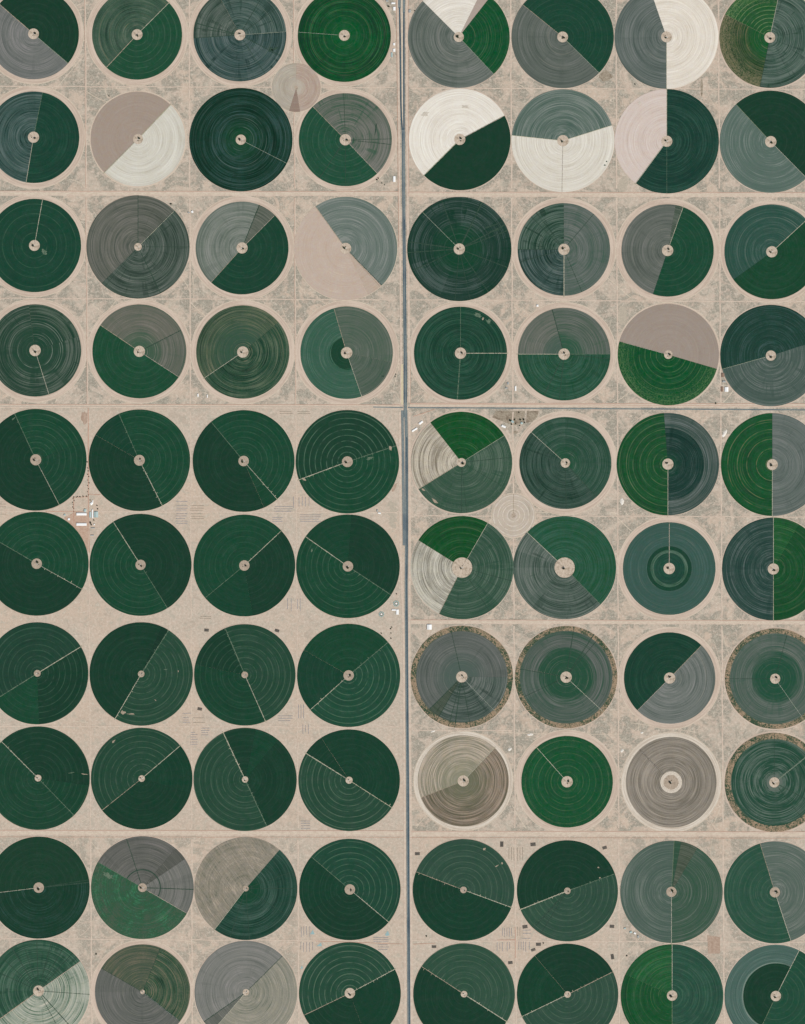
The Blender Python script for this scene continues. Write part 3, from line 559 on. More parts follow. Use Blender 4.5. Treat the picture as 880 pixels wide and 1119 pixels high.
F_(8,8,846.3,855,54.2,56,5.7,[(0,360,'TG',dict(c=(46,82,68),dk=(30,70,52),lt=(92,110,98),Band=1.1,r1=47.4,Spoke=.4,inn=((96,108,98),9.5,.7))),(0,360,'weed',dict(r0=47.4))],[(38.8,'n',.6),(38.8,'f',1.8),(90,'d',0.5),(-28,'d',0.8),(-52,'d',0.6)],38.8)
# rows 9-10
F_(9,1,42.5,970,55.7,56.6,5.8,[(-173,6,'DG',dict(lt=(46,76,68),Band=.6,Spoke=.2)),(6,187,'DG',dict(c=(30,66,48)))],[(187,'w',.6),(6,'d',1.3),(9,'d',0.7)],187)
F_(9,2,155.8,970,56.2,57,4.9,[(-30,34,'GR',dict(c=(112,112,108))),(34,50,'GR',dict(c=(94,95,90))),(50,150,'GR',dict(c=(104,104,100))),(150,330,'MX',dict(c=(50,92,68),Patch=1.1,Band=.35,Ragged=.4,lt=(58,122,84),dk=(70,88,70),tk=(104,110,96)))],[(-30,'s',.6),(108,'d',.9),(-2,'d',.9),(150,'f',.6)],-30,ringd=(19,20.2))
F_(9,3,268.8,971,56.3,57,3.2,[(49,232.6,'OL',dict(c=(138,131,116),Furrow=.95,Band=.35,Patch=.8)),(-127.4,49,'NV',dict(c=(38,74,62),lt=(64,92,80),inn=((24,68,48),17,4)))],[(232.6,'w',.6),(-86,'d',.7),(0,'d',.6),(-108,'d',0.6),(-33,'d',0.5),(20,'d',0.5)],232.6)
F_(9,4,382.5,972,55.4,56.2,5.8,[(-40,139.7,'G',dict(c=(34,76,58),TrackAmp=.6)),(139.7,206.7,'DG',dict(TrackAmp=.2,c=(25,66,48))),(206.7,320,'DG',dict(TrackAmp=.25))],[(-40,'w',.7,7),(139.7,'f',.7)],-40)
F_(9,5,506.7,972.5,55.6,56.4,3.7,[(-20,159,'LG',dict(c=(50,82,66))),(159,210,'DG',dict(TrackAmp=.2)),(210,340,'DG',dict(c=(26,66,48)))],[(-20,'w',.8,6),(159,'s',.7,5)],-20)
F_(9,6,620.2,973.5,55.2,56.2,3.7,[(19.8,201.6,'DG',{}),(201.6,225,'LG',dict(c=(50,84,66))),(225,379.8,'LG',dict(c=(50,82,66)))],[(201.6,'w',1.1,4),(19.8,'f',.8,5),(228,'d',1.2),(238,'d',0.9)],201.6)
F_(9,7,733.9,974.6,56,56.7,5.7,[(87,270,'TG',dict(c=(82,101,92),dk=(68,90,80),Spoke=.1,Band=.6)),(79,87,'G',dict(c=(52,86,66))),(59.6,79,'GR',dict(c=(80,92,78))),(-90,59.6,'TG',dict(c=(66,92,78),dk=(48,84,64),lt=(90,104,92),Spoke=.1))],[(270,'w',.6),(87,'n',.4)],270)
F_(9,8,847,975.1,55.8,56.6,5.7,[(107,288.2,'LG',dict(c=(46,86,68),TrackAmp=.3,Patch=.4)),(-71.8,107,'TG',dict(c=(96,110,102),dk=(76,96,86),Spoke=.1))],[(-71.8,'w',.7),(107,'s',.5)],-71.8)
F_(10,1,42.3,1082.8,56,56.8,6,[(35.3,216,'TG',dict(c=(48,86,68),dk=(34,70,54),Spoke=1,Band=.9)),(216,395.3,'ST',dict(c=(152,160,144),dk=(84,110,90),lt=(182,182,166),Band=.9,Spoke=.7))],[(216,'s',1.),(35.3,'s',.8),(92,'d',0.8),(108,'d',0.6),(122,'d',0.9),(138,'d',0.6),(75,'d',0.7),(60,'d',0.6),(48,'d',0.6),(155,'d',0.5),(-48,'d',0.9),(-62,'d',0.6),(-4,'d',0.5)],35.3)
F_(10,2,156,1084,52,57,2.6,[(68.4,150.5,'MX',dict(c=(84,94,78),dk=(56,78,62),lt=(114,106,88))),(150.5,322,'GR',dict(c=(104,106,102))),(-38,68.4,'MX',dict(c=(62,90,70),lt=(112,108,88)))],[(-38,'s',.6),(-38,'d',1.2),(68,'d',0.6),(150,'d',0.5)],-38)
F_(10,3,269,1084.3,56.2,57,3.7,[(44.8,215,'GR',dict(c=(122,122,118))),(215,229,'GR',dict(c=(108,110,104))),(229,404.8,'OL',dict(c=(138,136,122),Furrow=.25))],[(229,'w',.5),(44.8,'d',.6),(215,'d',.8)],229)
F_(10,4,382.5,1085.3,55.7,56.4,5.8,[(28.2,205.7,'LG',dict(c=(40,78,60),TrackAmp=.7)),(205.7,290,'DG',dict(TrackAmp=.2)),(-70,28.2,'DG',dict(c=(26,66,48),TrackAmp=.04))],[(28.2,'w',.8,5),(205.7,'s',.7,6)],28.2)
F_(10,5,507.3,1086.4,55.5,56.2,3.7,[(-32.7,146.9,'LG',dict(c=(50,84,66))),(146.9,327.3,'DG',{})],[(-32.7,'w',1.0,6),(146.9,'s',.7,5)],-32.7)
F_(10,6,620.4,1086.7,55.4,56.2,3.7,[(26.6,130.4,'DG',{}),(130.4,205.8,'G',dict(c=(25,68,48),TrackAmp=.02)),(205.8,386.6,'LG',dict(c=(50,82,66)))],[(205.8,'w',.8,6),(26.6,'s',.7,5)],205.8)
F_(10,7,734.6,1088,56.1,56.8,5.8,[(-90,90,'G',dict(c=(42,84,66),Band=.8,Spoke=.4)),(90,155.6,'BG',dict(c=(32,92,52),lt=(48,108,66),TrackAmp=.1)),(155.6,270,'BG',dict(c=(24,84,46),TrackAmp=.08))],[(90,'w',.7),(270,'n',.5)],90)
F_(10,8,848,1088.5,56.1,57,5.8,[(63,244.7,'TG',dict(c=(78,106,98),dk=(64,92,84),lt=(94,118,110),Spoke=0,r0=37.2)),(63,244.7,'TG',dict(c=(104,124,114),Spoke=0,r0=35.8,r1=37.2)),(63,244.7,'DG',dict(r1=35.8)),(-115.3,63,'G',dict(c=(34,80,60),TrackAmp=.3))],[(63,'w',.7),(244.7,'n',.4)],63)
# two small circles between the corners
F_(0,1,323.9,95.7,26.7,27.3,2.2,[(-81,90,'SD',dict(c=(174,155,140),Irr=.6,Band=.8,tk=(204,186,168),inn=((182,172,156),8,2))),(90,253,'SD',dict(c=(170,161,146),Irr=.6,Band=.8,inn=((178,168,152),8,2))),(253,279,'BR',dict(c=(146,126,112)))],[],None)
F_(0,2,561.3,563.3,23.6,24.4,2.4,[(0,360,'SD',dict(c=(192,178,161),Spacing=5,TrackAmp=.8,tk=(218,206,190),dk=(166,156,138),Irr=.8))],[(90,'s',.6)],None)

# ------------------------------------------------------------------ sprinklers
M_galv = bpy.data.materials.new('galvanised_steel'); _b = principled(M_galv, .45, .5); _b.inputs['Base Color'].default_value = (.55,.56,.55,1); _b.inputs['Metallic'].default_value = .4
M_tyre = bpy.data.materials.new('tyre_rubber'); _b = principled(M_tyre, .9, .2); _b.inputs['Base Color'].default_value = (.03,.03,.03,1)
def pivot_stand_mesh():
    V = []; F = []
    boxv(-2.4,-2.4,0,2.4,2.4,.35,V,F)
    for sx in (-1,1):
        for sy in (-1,1): bar((sx*1.9,sy*1.9,.3),(sx*.35,sy*.35,4.4),.2,V,F)
    bar((0,0,.3),(0,0,5.0),.35,V,F)
    for z, k in ((1.6,1.42),(3.0,.88)):
        bar((-k,-k,z),(k,-k,z),.12,V,F); bar((-k,k,z),(k,k,z),.12,V,F); bar((-k,-k,z),(-k,k,z),.12,V,F); bar((k,-k,z),(k,k,z),.12,V,F)
    boxv(1.1,-.4,1.0,1.5,.4,2.2,V,F)
    return mesh('pivot_stand', V, F, M_galv)
NT_ = 7
def span_mesh(L):
    V = []; F = []; d = L/NT_
    for i in range(NT_):
        a = i*d; b = a+d; N = 6
        pt = lambda u, side, dz: (a+d*u, side*1.5*math.sin(math.pi*u), 4.4+.9*math.sin(math.pi*u)-dz*math.sin(math.pi*u))
        for k in range(N):
            u0, u1 = k/N, (k+1)/N
            bar(pt(u0,0,0), pt(u1,0,0), .3, V, F)
            for s in (-1,1):
                bar(pt(u0,s,1.7), pt(u1,s,1.7), .09, V, F)
                bar(pt(u1,0,0), pt(u1,s,1.7), .08, V, F)
            bar(pt(u1,-1,1.7), pt(u1,1,1.7), .08, V, F)
    bar((L,0,4.4),(L+9,0,4.2),.18,V,F)
    return mesh('water_pipe', V, F, M_galv)
def tower_mesh():
    V = []; F = []
    for s in (-1,1):
        bar((0,s*2.1,1.0),(0,s*.15,4.4),.16,V,F); bar((.5,s*2.1,1.0),(0,s*.15,4.4),.1,V,F)
    bar((0,-2.1,1.0),(0,2.1,1.0),.22,V,F); bar((0,-1.1,2.7),(0,1.1,2.7),.12,V,F)
    return mesh('wheel_tower', V, F, M_galv)
def wheel_mesh():
    V = []; F = []; n = 14
    for x in (-.19,.19):
        for i in range(n): t = i/n*math.tau; V.append((x, .75*math.cos(t), .75*math.sin(t)))
    F = [tuple(range(n))[::-1], tuple(range(n,2*n))] + [(i,(i+1)%n,(i+1)%n+n,i+n) for i in range(n)]
    return mesh('wheel', V, F, M_tyre)
ME_stand, ME_tower, ME_wheel = pivot_stand_mesh(), tower_mesh(), wheel_mesh()
SPAN = {}
def compass(a):
    a = a % 360
    for lo, w in ((22.5,'to the right'),(67.5,'to upper right'),(112.5,'straight up'),(157.5,'to upper left'),(202.5,'to the left'),(247.5,'to lower left'),(292.5,'straight down'),(337.5,'to lower right'),(361,'to the right')):
        if a < lo: return w
def sprinkler(cx, cy, r, ang, z, where):
    L = round((r-2.2)*S/20)*20.0
    if L not in SPAN: SPAN[L] = span_mesh(L)
    e = empty('pivot_sprinkler', (cx, cy, z), R(ang))
    tag(e, 'sprinkler boom %s, %s' % (compass(ang), where), 'sprinkler', 'centre-pivot sprinklers on the round fields')
    link('pivot_stand', ME_stand, e); link('water_pipe', SPAN[L], e)
    for i in range(1, NT_+1):
        t = link('wheel_tower', ME_tower, e, (i*L/NT_, 0, 0))
        link('wheel', ME_wheel, t, (0,-2.1,.75), R(0)); link('wheel', ME_wheel, t, (0,2.1,.75), R(0))

# ------------------------------------------------------------------ trees, huts
def leaf_mat(name, a, b):
    m = bpy.data.materials.new(name); p = principled(m, .8, .2); T = NT(m.node_tree)
    oi = T.n('ShaderNodeNewGeometry'); col = T.mix(oi.outputs['Random Per Island'], lin(a), lin(b))
    T.t.links.new(col, p.inputs['Base Color']); return m
M_leaf = [leaf_mat('acacia_leaves', (40,58,40), (78,90,60)), leaf_mat('tamarisk_leaves', (48,60,48), (88,92,72))]
M_bark = noise_mat('bark', (104,86,68), (82,68,54), 8)
def crown_mesh(seed, mat, r=5.5, h=6.5):
    rnd = random.Random(seed); V = []; F = []
    lobes = [(rnd.uniform(-.55,.55)*r, rnd.uniform(-.55,.55)*r, rnd.uniform(.45,.95)*h, rnd.uniform(.35,.6)*r) for _ in range(7)]
    for (lx, ly, lz, lr) in lobes:
        for _ in range(42):
            d = Vector((rnd.gauss(0,1), rnd.gauss(0,1), rnd.gauss(0,.8))).normalized()*lr*rnd.uniform(.6,1.08)
            c = Vector((lx, ly, lz))+d; u = Vector((rnd.gauss(0,1), rnd.gauss(0,1), rnd.gauss(0,1))).normalized()
            w = u.cross(d.normalized()+Vector((.01,0,0))).normalized(); u = w.cross(u).normalized(); s = rnd.uniform(.45,1.0)
            n = len(V)
            for a, b in ((-1,-.6),(.2,-1),(1,.1),(.1,1),(-.8,.7)): V.append(tuple(c+u*a*s+w*b*s))
            F.append((n,n+1,n+2,n+3,n+4))
    return mesh('crown', V, F, mat)
def trunk_mesh():
    V = []; F = []; n = 7
    ring = [(0,0,0,.42),(.15,.05,1.6,.3),(.1,.2,3.2,.22),(.2,.1,4.8,.1)]
    for (x, y, z, r) in ring:
        for i in range(n): t = i/n*math.tau; V.append((x+r*math.cos(t), y+r*math.sin(t), z))
    for j in range(3):
        for i in range(n): F.append((j*n+i, j*n+(i+1)%n, (j+1)*n+(i+1)%n, (j+1)*n+i))
    for q in ((1.9,.6,4.6),(-1.5,1.2,4.4),(-.4,-1.9,4.3),(1.0,-1.2,5.0)): bar((.12,.1,1.9), q, .2, V, F)
    return mesh('trunk', V, F, M_bark)
CR = [crown_mesh(i, M_leaf[i % 2]) for i in range(5)]; TR = trunk_mesh()
def tree(px, py, s, label, group, z=.9, name='desert_tree'):
    e = empty(name, (X(px), Y(py), z), random.uniform(0, 6)); e.scale = (s, s, s*random.uniform(.8,1))
    tag(e, label, 'tree', group); link('trunk', TR, e); link('crown', random.choice(CR), e); return e
def flat(name, c, rough=.6, spec=.3):
    return noise_mat(name, c, vary(c, -14), 2.0, rough, spec=spec)
M_white = flat('white_sheet_roof', (250,250,248), .5); M_wall = flat('cream_wall', (206,198,182)); M_teal = flat('pale_teal_roof', (176,196,194))
M_greyr = flat('grey_roof', (168,172,170)); M_door = flat('dark_door', (80,76,70)); M_brownr = flat('brown_roof', (146,120,102)); M_hay = None
def building(px, py, w, d, label, cat='building', rot=0, h=5, roof=None, z=.1, group=None, name='farm_building', n_win=3):
    """w, d in photo pixels; gabled roof along the longer side"""
    W, D = w*S, d*S
    e = empty(name, (X(px), Y(py), z), R(rot)); tag(e, label, cat, group)
    if D > W: e.rotation_euler.z += math.pi/2; W, D = D, W
    V = []; F = []; boxv(-W/2,-D/2,-.3,W/2,D/2,h,V,F); n = len(V); rise = D*.12
    V += [(-W/2,0,h+rise),(W/2,0,h+rise)]; F += [(4,7,n),(5,n+1,6)]; F.remove((4,5,6,7))
    link('wall', mesh('wall', V, F, M_wall), e)
    V = []; F = []; o = min(.7, D*.06); th = .22
    a = (-W/2-o, -D/2-o, h-.1+.05); 
    for s in (-1, 1):
        n = len(V); V += [(-W/2-o, s*(D/2+o), h-o*.24+.05), (W/2+o, s*(D/2+o), h-o*.24+.05), (W/2+o, 0, h+rise+.05), (-W/2-o, 0, h+rise+.05)]
        V += [(v[0], v[1], v[2]+th) for v in V[n:n+4]]
        F += [(n,n+1,n+2,n+3),(n+4,n+7,n+6,n+5),(n,n+4,n+5,n+1),(n+1,n+5,n+6,n+2),(n+3,n+7,n+4,n)]
    me = mesh('roof', V, F, roof or M_white); bm = bmesh.new(); bm.from_mesh(me)
    bmesh.ops.recalc_face_normals(bm, faces=bm.faces); bm.to_mesh(me); bm.free(); link('roof', me, e)
    V = []; F = []; dw = min(4.0, W*.3); boxv(-dw/2,-D/2-.12,-.2,dw/2,-D/2-.01,min(3.6,h*.75),V,F); link('door', mesh('door', V, F, M_door), e)
    for k in range(n_win):
        xx = -W/2+(k+.5)*W/n_win
        if abs(xx) < dw/2+1: continue
        V = []; F = []; boxv(xx-.7,-D/2-.1,1.3,xx+.7,-D/2-.01,2.5,V,F); link('window', mesh('window', V, F, M_door), e)
    return e
M_hut = noise_mat('hut_roof', (222,220,212), (196,196,190), 1.0)
def hut_meshes():
    V = []; F = []; boxv(-3,-2.2,-.2,3,2.2,2.8,V,F); a = mesh('wall', V, F, M_wall)
    V = []; F = []; boxv(-3.4,-2.6,2.82,3.4,2.6,3.05,V,F); b = mesh('roof', V, F, M_hut)
    V = []; F = []; boxv(-.6,-2.3,0,.6,-2.21,2.1,V,F); return a, b, mesh('door', V, F, M_door)
HUT = hut_meshes()

M_smudge = noise_mat('trampled_straw', (192,182,168), (206,198,184), .6)
PATCH = [(7,2,134.6,778.8,2.6,1.9,0,0),(7,2,143.5,780.2,3.6,.6,0,0),(7,2,170,765,1.0,.4,.7,0),(7,2,181,731.5,2.2,.4,0,1),(7,2,195,733.5,.5,.9,0,0),
 (2,5,465,124.5,4.8,2.6,-.6,2),(2,5,508.5,117,4.2,1.5,.1,2),(8,2,124,810.5,2.6,.8,-.8,0),(4,5,522,344.5,4.2,2.2,.3,1),(4,5,534,351,3.0,2.0,.5,1),(4,5,528,348,1.0,1.6,.3,0),
 (9,5,529.7,927.8,1.2,1.6,.6,0),(9,5,548.6,943.4,1.0,1.0,0,0),(9,5,543,946.3,2.4,.5,-.5,0),(9,6,654,948,1.0,.7,0,0),(9,6,655.6,959,.8,.8,0,0),(5,4,404,501,4.,1.6,-.3,1),(5,4,427,490,1.6,2.4,0,0),
 (6,4,341,601.5,1.0,2.4,.3,1),(8,1,78,844.5,3.5,.5,-.15,1),(8,1,93,846,3.0,.5,.1,0),(1,3,300,53.5,4.5,1.2,-.5,3),(1,3,296,54,2.0,2.6,.4,3),(3,5,537,247,9,.9,-.35,3),(3,5,541,252,8,.8,-.2,3),
 (2,4,411,140,1.0,6,.1,3),(5,5,463,535,2.2,1.0,.5,0),(5,5,475,547,4,1.4,.6,0),(4,4,418.5,411,1.3,1.0,0,3),(2,6,661,180.5,1.0,.8,0,3),(2,6,663,176.5,.8,.7,0,3),(3,1,48,275,3.2,2.2,.6,1),
 (5,1,15,457.5,2.4,.6,-.6,1),(9,2,118,957,7,3,.5,1),(2,7,699,113,1.6,1.4,0,2),(5,4,333,524,2.4,1.0,.5,0)]
# ------------------------------------------------------------------ build the fields
occupied = []
for idx, (a, kw) in enumerate(FIELDS):
    row, col, cx, cy, r, ap, pad, secs, lanes, boom = a
    rnd = random.Random(idx*13+5)
    if row: where = '%s from left in %s row' % (ORD[col], ORD[row])
    else: where = 'small sandy circle ' + ('near upper left crossroads' if col == 1 else 'right of the highway')
    words = []
    for s in secs:
        if s[2] != 'weed' and P[s[2]][0] not in words: words.append(P[s[2]][0])
    full = all(s[2] == 'weed' or abs(s[1]-s[0]) >= 359 for s in secs)
    words = words[:3]; wtxt = words[0] if len(words) == 1 else ', '.join(words[:-1])+' and '+words[-1]
    weed = any(s[2] == 'weed' for s in secs)
    if row:
        lab = 'round %s field%s, %s' % (wtxt, ' with weedy rim' if weed else '', where)
        if len(lab.split()) > 16: lab = 'round %s field, %s' % (wtxt, where)
    else: lab = 'small bare sandy circle with brown wedge between four green fields' if col == 1 else 'small faint ringed sandy circle between four fields right of highway'
    e = empty('crop_circle', (X(cx), Y(cy), 0)); tag(e, lab, 'field', 'round irrigated fields')
    zb = .28+.1*((row % 2)*2+(col % 2))
    apm = M_apronW if kw.get('apw') else M_apron
    o = link('sand_margin', sector_mesh('sand_margin', 0, 360, pad*.5, ap, zb, apm, .12), e)
    if ap-r > 1.8 or not row or secs[0][2] in ('SD','BR') or secs[-1][2] == 'SD':
        link('rim_track', sector_mesh('rim_track', 0, 360, ap-.55, ap+.1, zb+.06, M_pale, .12), e)
    seed0 = idx*1.37+.2
    for k, s in enumerate(secs):
        a0, a1, cls, op = s; r0 = op.get('r0', pad-.1); r1 = op.get('r1', r)
        if cls == 'weed':
            o = link('weedy_rim', sector_mesh('weedy_rim', 0, 360, r0+.02, r1, 1.6, M_weed, .1), e); o['label'] = 'brown and green weedy rim'; continue
        m = crop_mat(cls, seed0+(0 if ('r0' in op or 'r1' in op) else k*.21), op)
        z = H[cls]+.02*(k % 3)
        o = link('crop_sector', sector_mesh('crop_sector', a0, a1, r0+.03, r1, z, m, .05 if r1 == r else .0), e)
        o['label'] = P[cls][0]+' sector'
    if 'ringd' in kw:
        q0, q1 = kw['ringd']; o = link('green_ring', sector_mesh('green_ring', -30, 150, q0, q1, 2.05, M_trk['d']), e); o['label'] = 'dark green ring of crop'
    if (row, col) == (8, 7):
        o = link('pale_ring', sector_mesh('pale_ring', -150, 120, 9.2, 11.8, 1.2, noise_mat('bleached_sand', (220,210,195), (190,178,162), 1.1), .3), e); o['label'] = 'pale sand ring round the pivot'
    dirt = noise_mat
    link('pivot_pad', sector_mesh('pivot_pad', 0, 360, 0.001, (8.1 if (row, col) == (8,7) else pad-.12), 1.0, M_pad2 if (row, col) == (8,7) or (row in (5,6) and col < 5) or row in (0,9) or (row == 7 and col < 5) else M_pad, .34), e)
    for li, ln in enumerate(lanes):
        o = link('access_lane', lane_mesh(ln[0], pad, (r if ln[1] != 's' else r-.3)+(1.5 if ln[1] == 'w' else 0), ln[2], 2.12+.07*li, M_trk[ln[1]], (ln[3] if len(ln) > 3 and ln[3] else None), .3 if (len(ln) > 3 or ln[1] in 'fs') else .12), e)
    if boom is not None:
        for (frow, fcol, px, py, rx, ry, rot, dark) in PATCH:
            if (frow, fcol) != (row, col): continue
            pts = blob((px-cx), (py-cy), rx, ry, 14, .45, rot); V = [(a_*S, -b_*S, 2.35) for a_, b_ in pts]; n_ = len(V)
            V += [(q[0], q[1], 0.0) for q in V]; Fc = [tuple(range(n_))]+[(i_, i_+n_, (i_+1) % n_+n_, (i_+1) % n_) for i_ in range(n_)]
            me = mesh('bare_patch', V, Fc, {0: M_trk['s'], 1: M_trk['f'], 2: M_smudge, 3: M_trk['d']}[dark]); bm = bmesh.new(); bm.from_mesh(me)
            bmesh.ops.recalc_face_normals(bm, faces=bm.faces); bm.to_mesh(me); bm.free()
            link('bare_patch', me, e)
        sprinkler(X(cx), Y(cy), r, boom, 1.0, where)
        # pump hut and trees on the bare pad in the middle
        hx, hy = cx+rnd.uniform(-.8,.8), cy+rnd.uniform(-.6,.9)
        if abs(hx-cx)+abs(hy-cy) < .8: hx += 1.0
        h = empty('pump_hut', (X(hx), Y(hy), 1.0), rnd.uniform(0,3)); tag(h, 'small pump hut on pad of field %s' % where, 'hut', 'pump huts at the pivots')
        for nm, me in zip(('wall','roof','door'), HUT): link(nm, me, h)
        big = pad > 4.5
        ax = rnd.uniform(0, math.tau); dd = (1.6 if big else 1.1)
        tree(cx+dd*math.cos(ax), cy+dd*math.sin(ax), (1.75 if big else .9)*rnd.uniform(.8,1.2), 'larger tree on pad of field %s' % where, 'trees on the pivot pads', 1.0)
        if big:
            ax += rnd.uniform(.7, 2.4)
            tree(cx+1.9*math.cos(ax), cy+1.9*math.sin(ax), rnd.uniform(.55,.85), 'smaller tree on pad of field %s' % where, 'trees on the pivot pads', 1.0)

# ------------------------------------------------------------------ buildings and yards
building(89.4,561.8,11,2.7,'long white-roofed shed, upper of two beside the red lane','shed',h=6,z=1.2,name='long_shed')
building(89.4,573,11,2.7,'long white-roofed shed, lower of two beside the red lane','shed',h=6,z=1.2,name='long_shed')
building(101.3,561.5,1.3,9.5,'narrow white upright shed right of the red lane','shed',z=1.2,name='narrow_shed')
building(105.2,562.3,4.5,6.2,'pale teal square barn beside narrow white shed','barn',roof=M_teal,z=1.2,name='barn')
building(98.9,562.5,2.,6,'grey-teal lean-to between red lane and narrow shed','shed',roof=M_teal,z=1.2,h=4,name='lean_to')
building(100.2,550.3,2.6,2.6,'white house north of the narrow shed in farmyard','house',rot=45,z=1.2,name='farm_house')
building(101.6,548.2,1.0,3,'slim white hut beside the white farmyard house','hut',z=1.2,name='hut')
building(93.2,557.8,2.6,3,'pale teal store left of red lane above upper shed','store',rot=-15,roof=M_teal,z=1.2,name='store')
building(75.6,567.3,2.2,2.2,'small white hut with teal edge left of the long sheds','hut',z=1.2,name='hut')
building(71.,562.6,1.8,1.4,'tiny grey hut far left of the long sheds','hut',roof=M_teal,z=1.2,name='hut')
building(103.3,573.2,1.3,1.2,'tiny white hut below the teal barn','hut',z=1.2,name='hut')
building(101.8,577,4.2,1,'low grey shed below tiny white hut in farmyard','shed',roof=M_greyr,z=.8,name='shed')
building(101.2,585,3.6,.9,'low grey shed, southernmost in the farmyard','shed',roof=M_greyr,z=.6,name='shed')
building(430,3.6,4,1.7,'white-roofed house nearest the top edge left of highway','house',z=.4,name='farm_house')
building(431,9.6,2.6,3.8,'white house left of highway, second from top edge','house',z=.4,name='farm_house')
building(430.8,48.4,2,2.4,'small white hut left of highway above the white house','hut',z=.4,name='hut')
building(430.8,55,2.4,3.2,'white house left of highway beside bright green field','house',z=.4,name='farm_house')
building(428.3,60,1.6,5,'pale greenish store just below the white roadside house','store',roof=M_teal,z=.4,name='store')
building(423.3,1.,2.2,2,'small grey house at top edge left of the highway','house',roof=M_greyr,z=.4,name='farm_house')
building(447.9,12.3,2.6,3.2,'grey-roofed house right of highway near top edge','house',roof=M_greyr,z=.4,name='farm_house')
building(431,195.8,2.5,6.2,'upright white shed left of highway above earth road','shed',z=.4,name='white_shed')
building(210.3,231.6,2,2.2,'lone white hut beside grey field below the earth road','hut',rot=30,z=.4,name='hut')
building(206.5,232.4,2,1.2,'small grey hut just left of lone white hut','hut',rot=-20,roof=M_greyr,z=.4,name='hut')
building(453.2,469.6,6.4,1.7,'long white shed slanting beside highway south of crossroads','shed',rot=32,z=.6,name='white_shed')
building(460.1,461.9,4.7,2.1,'shorter white shed slanting, nearer the crossroads','shed',rot=38,z=.6,name='white_shed')
building(550.6,466.1,4.6,2.1,'white shed slanting down left of two tree-shaded houses','shed',rot=-22,z=.6,name='white_shed')
building(560.3,460.8,2.8,2.2,'pale teal house shaded by trees, left of two','house',rot=-40,roof=M_teal,z=.7,name='farm_house')
building(570.2,462.4,2.2,2.2,'pale teal house shaded by trees, right of two','house',rot=20,roof=M_teal,z=.7,name='farm_house')
building(794,425.6,3.8,5,'white-roofed house beside eighth field in fourth row','house',roof=M_white,z=.5,name='farm_house')
building(789.2,425.4,2.4,5,'brown shed adjoining white-roofed house left side','shed',roof=M_brownr,z=.5,name='shed')
building(791.3,417,3,1.8,'small grey-white store above the white-roofed house','store',roof=M_greyr,z=.5,name='store')
building(790,410,3,4,'brown-roofed shed above small grey-white store','shed',roof=M_brownr,z=.5,name='shed')
building(469.4,685.2,5,5.4,'square bright white building beside highway below earth road','building',h=7,z=.3,name='square_building')
building(434.4,668.8,2.7,5.4,'white building, upright arm of L beside highway','building',z=.3,name='white_building')
building(430.6,666.5,4.4,1.4,'low white shed, flat arm of L beside highway','shed',z=.3,name='white_shed')
building(414.8,560.8,3,1.4,'small white hut between fields left of highway','hut',rot=-10,z=.3,name='hut')
building(412.5,558,1.4,2.2,'small grey hut next to small white hut','hut',roof=M_greyr,z=.3,name='hut')
building(226.7,433,.9,3.2,'thin white upright shed just above earth road','shed',z=.4,name='white_shed')
building(562,465+ -351,1.2,1.2,'tiny white hut between upper right fields','hut',z=.4,name='hut') if False else None
building(587.5,334,2,2,'small white hut between second block fields right of highway','hut',z=.4,name='hut')
building(563.5,424.6,1.5,5,'upright white shed between fifth and sixth fields, fourth row','shed',z=.4,name='white_shed')
building(555.3,419,2,2.4,'small grey hut left of upright white shed','hut',roof=M_greyr,z=.4,name='hut')
building(553.6,424,2.2,1.4,'low grey store below small grey hut','store',roof=M_greyr,z=.4,name='store')
building(216.5,432,1.2,3.2,'slim white hut between second and third fields, fourth row','hut',z=.4,name='hut')
for k, (px, py, w, d, rt, rf, tx) in enumerate(((689.5,1018.5,2.6,1.8,20,M_teal,'teal hut, leftmost of farm cluster beside seventh field'),(694,1019.8,2.2,1.6,-30,M_white,'white hut in middle of farm cluster beside seventh field'),
      (697.5,1023.5,1.8,2.4,10,M_greyr,'grey hut, lower right of farm cluster beside seventh field'),(683,1014.5,2,1.4,0,M_teal,'teal hut, uppermost of farm cluster beside seventh field'))):
    building(px, py, w, d, tx, 'hut', rot=rt, roof=rf, z=.3, name='hut')
# round cattle pens: ring shade with a hub
M_tealr = flat('teal_shade', (150,182,180))
def pen(px, py, r, label):
    e = empty('round_pen', (X(px), Y(py), .2)); tag(e, label, 'pen')
    for k in range(8):
        a = k*45+6
        link('shade_roof', sector_mesh('shade_roof', a, a+33, r*.62, r, 3.2, M_tealr), e)
    link('hub_roof', sector_mesh('hub_roof', 0, 360, .001, r*.3, 4.0, M_white), e)
    link('yard_floor', sector_mesh('yard_floor', 0, 360, r*.3, r*.62, .5, M_scrub), e)
pen(433.2,659.6,3.3,'larger round pen with teal roof segments beside the highway')
pen(417,671.2,3.,'smaller round pen with teal roof segments left of highway')
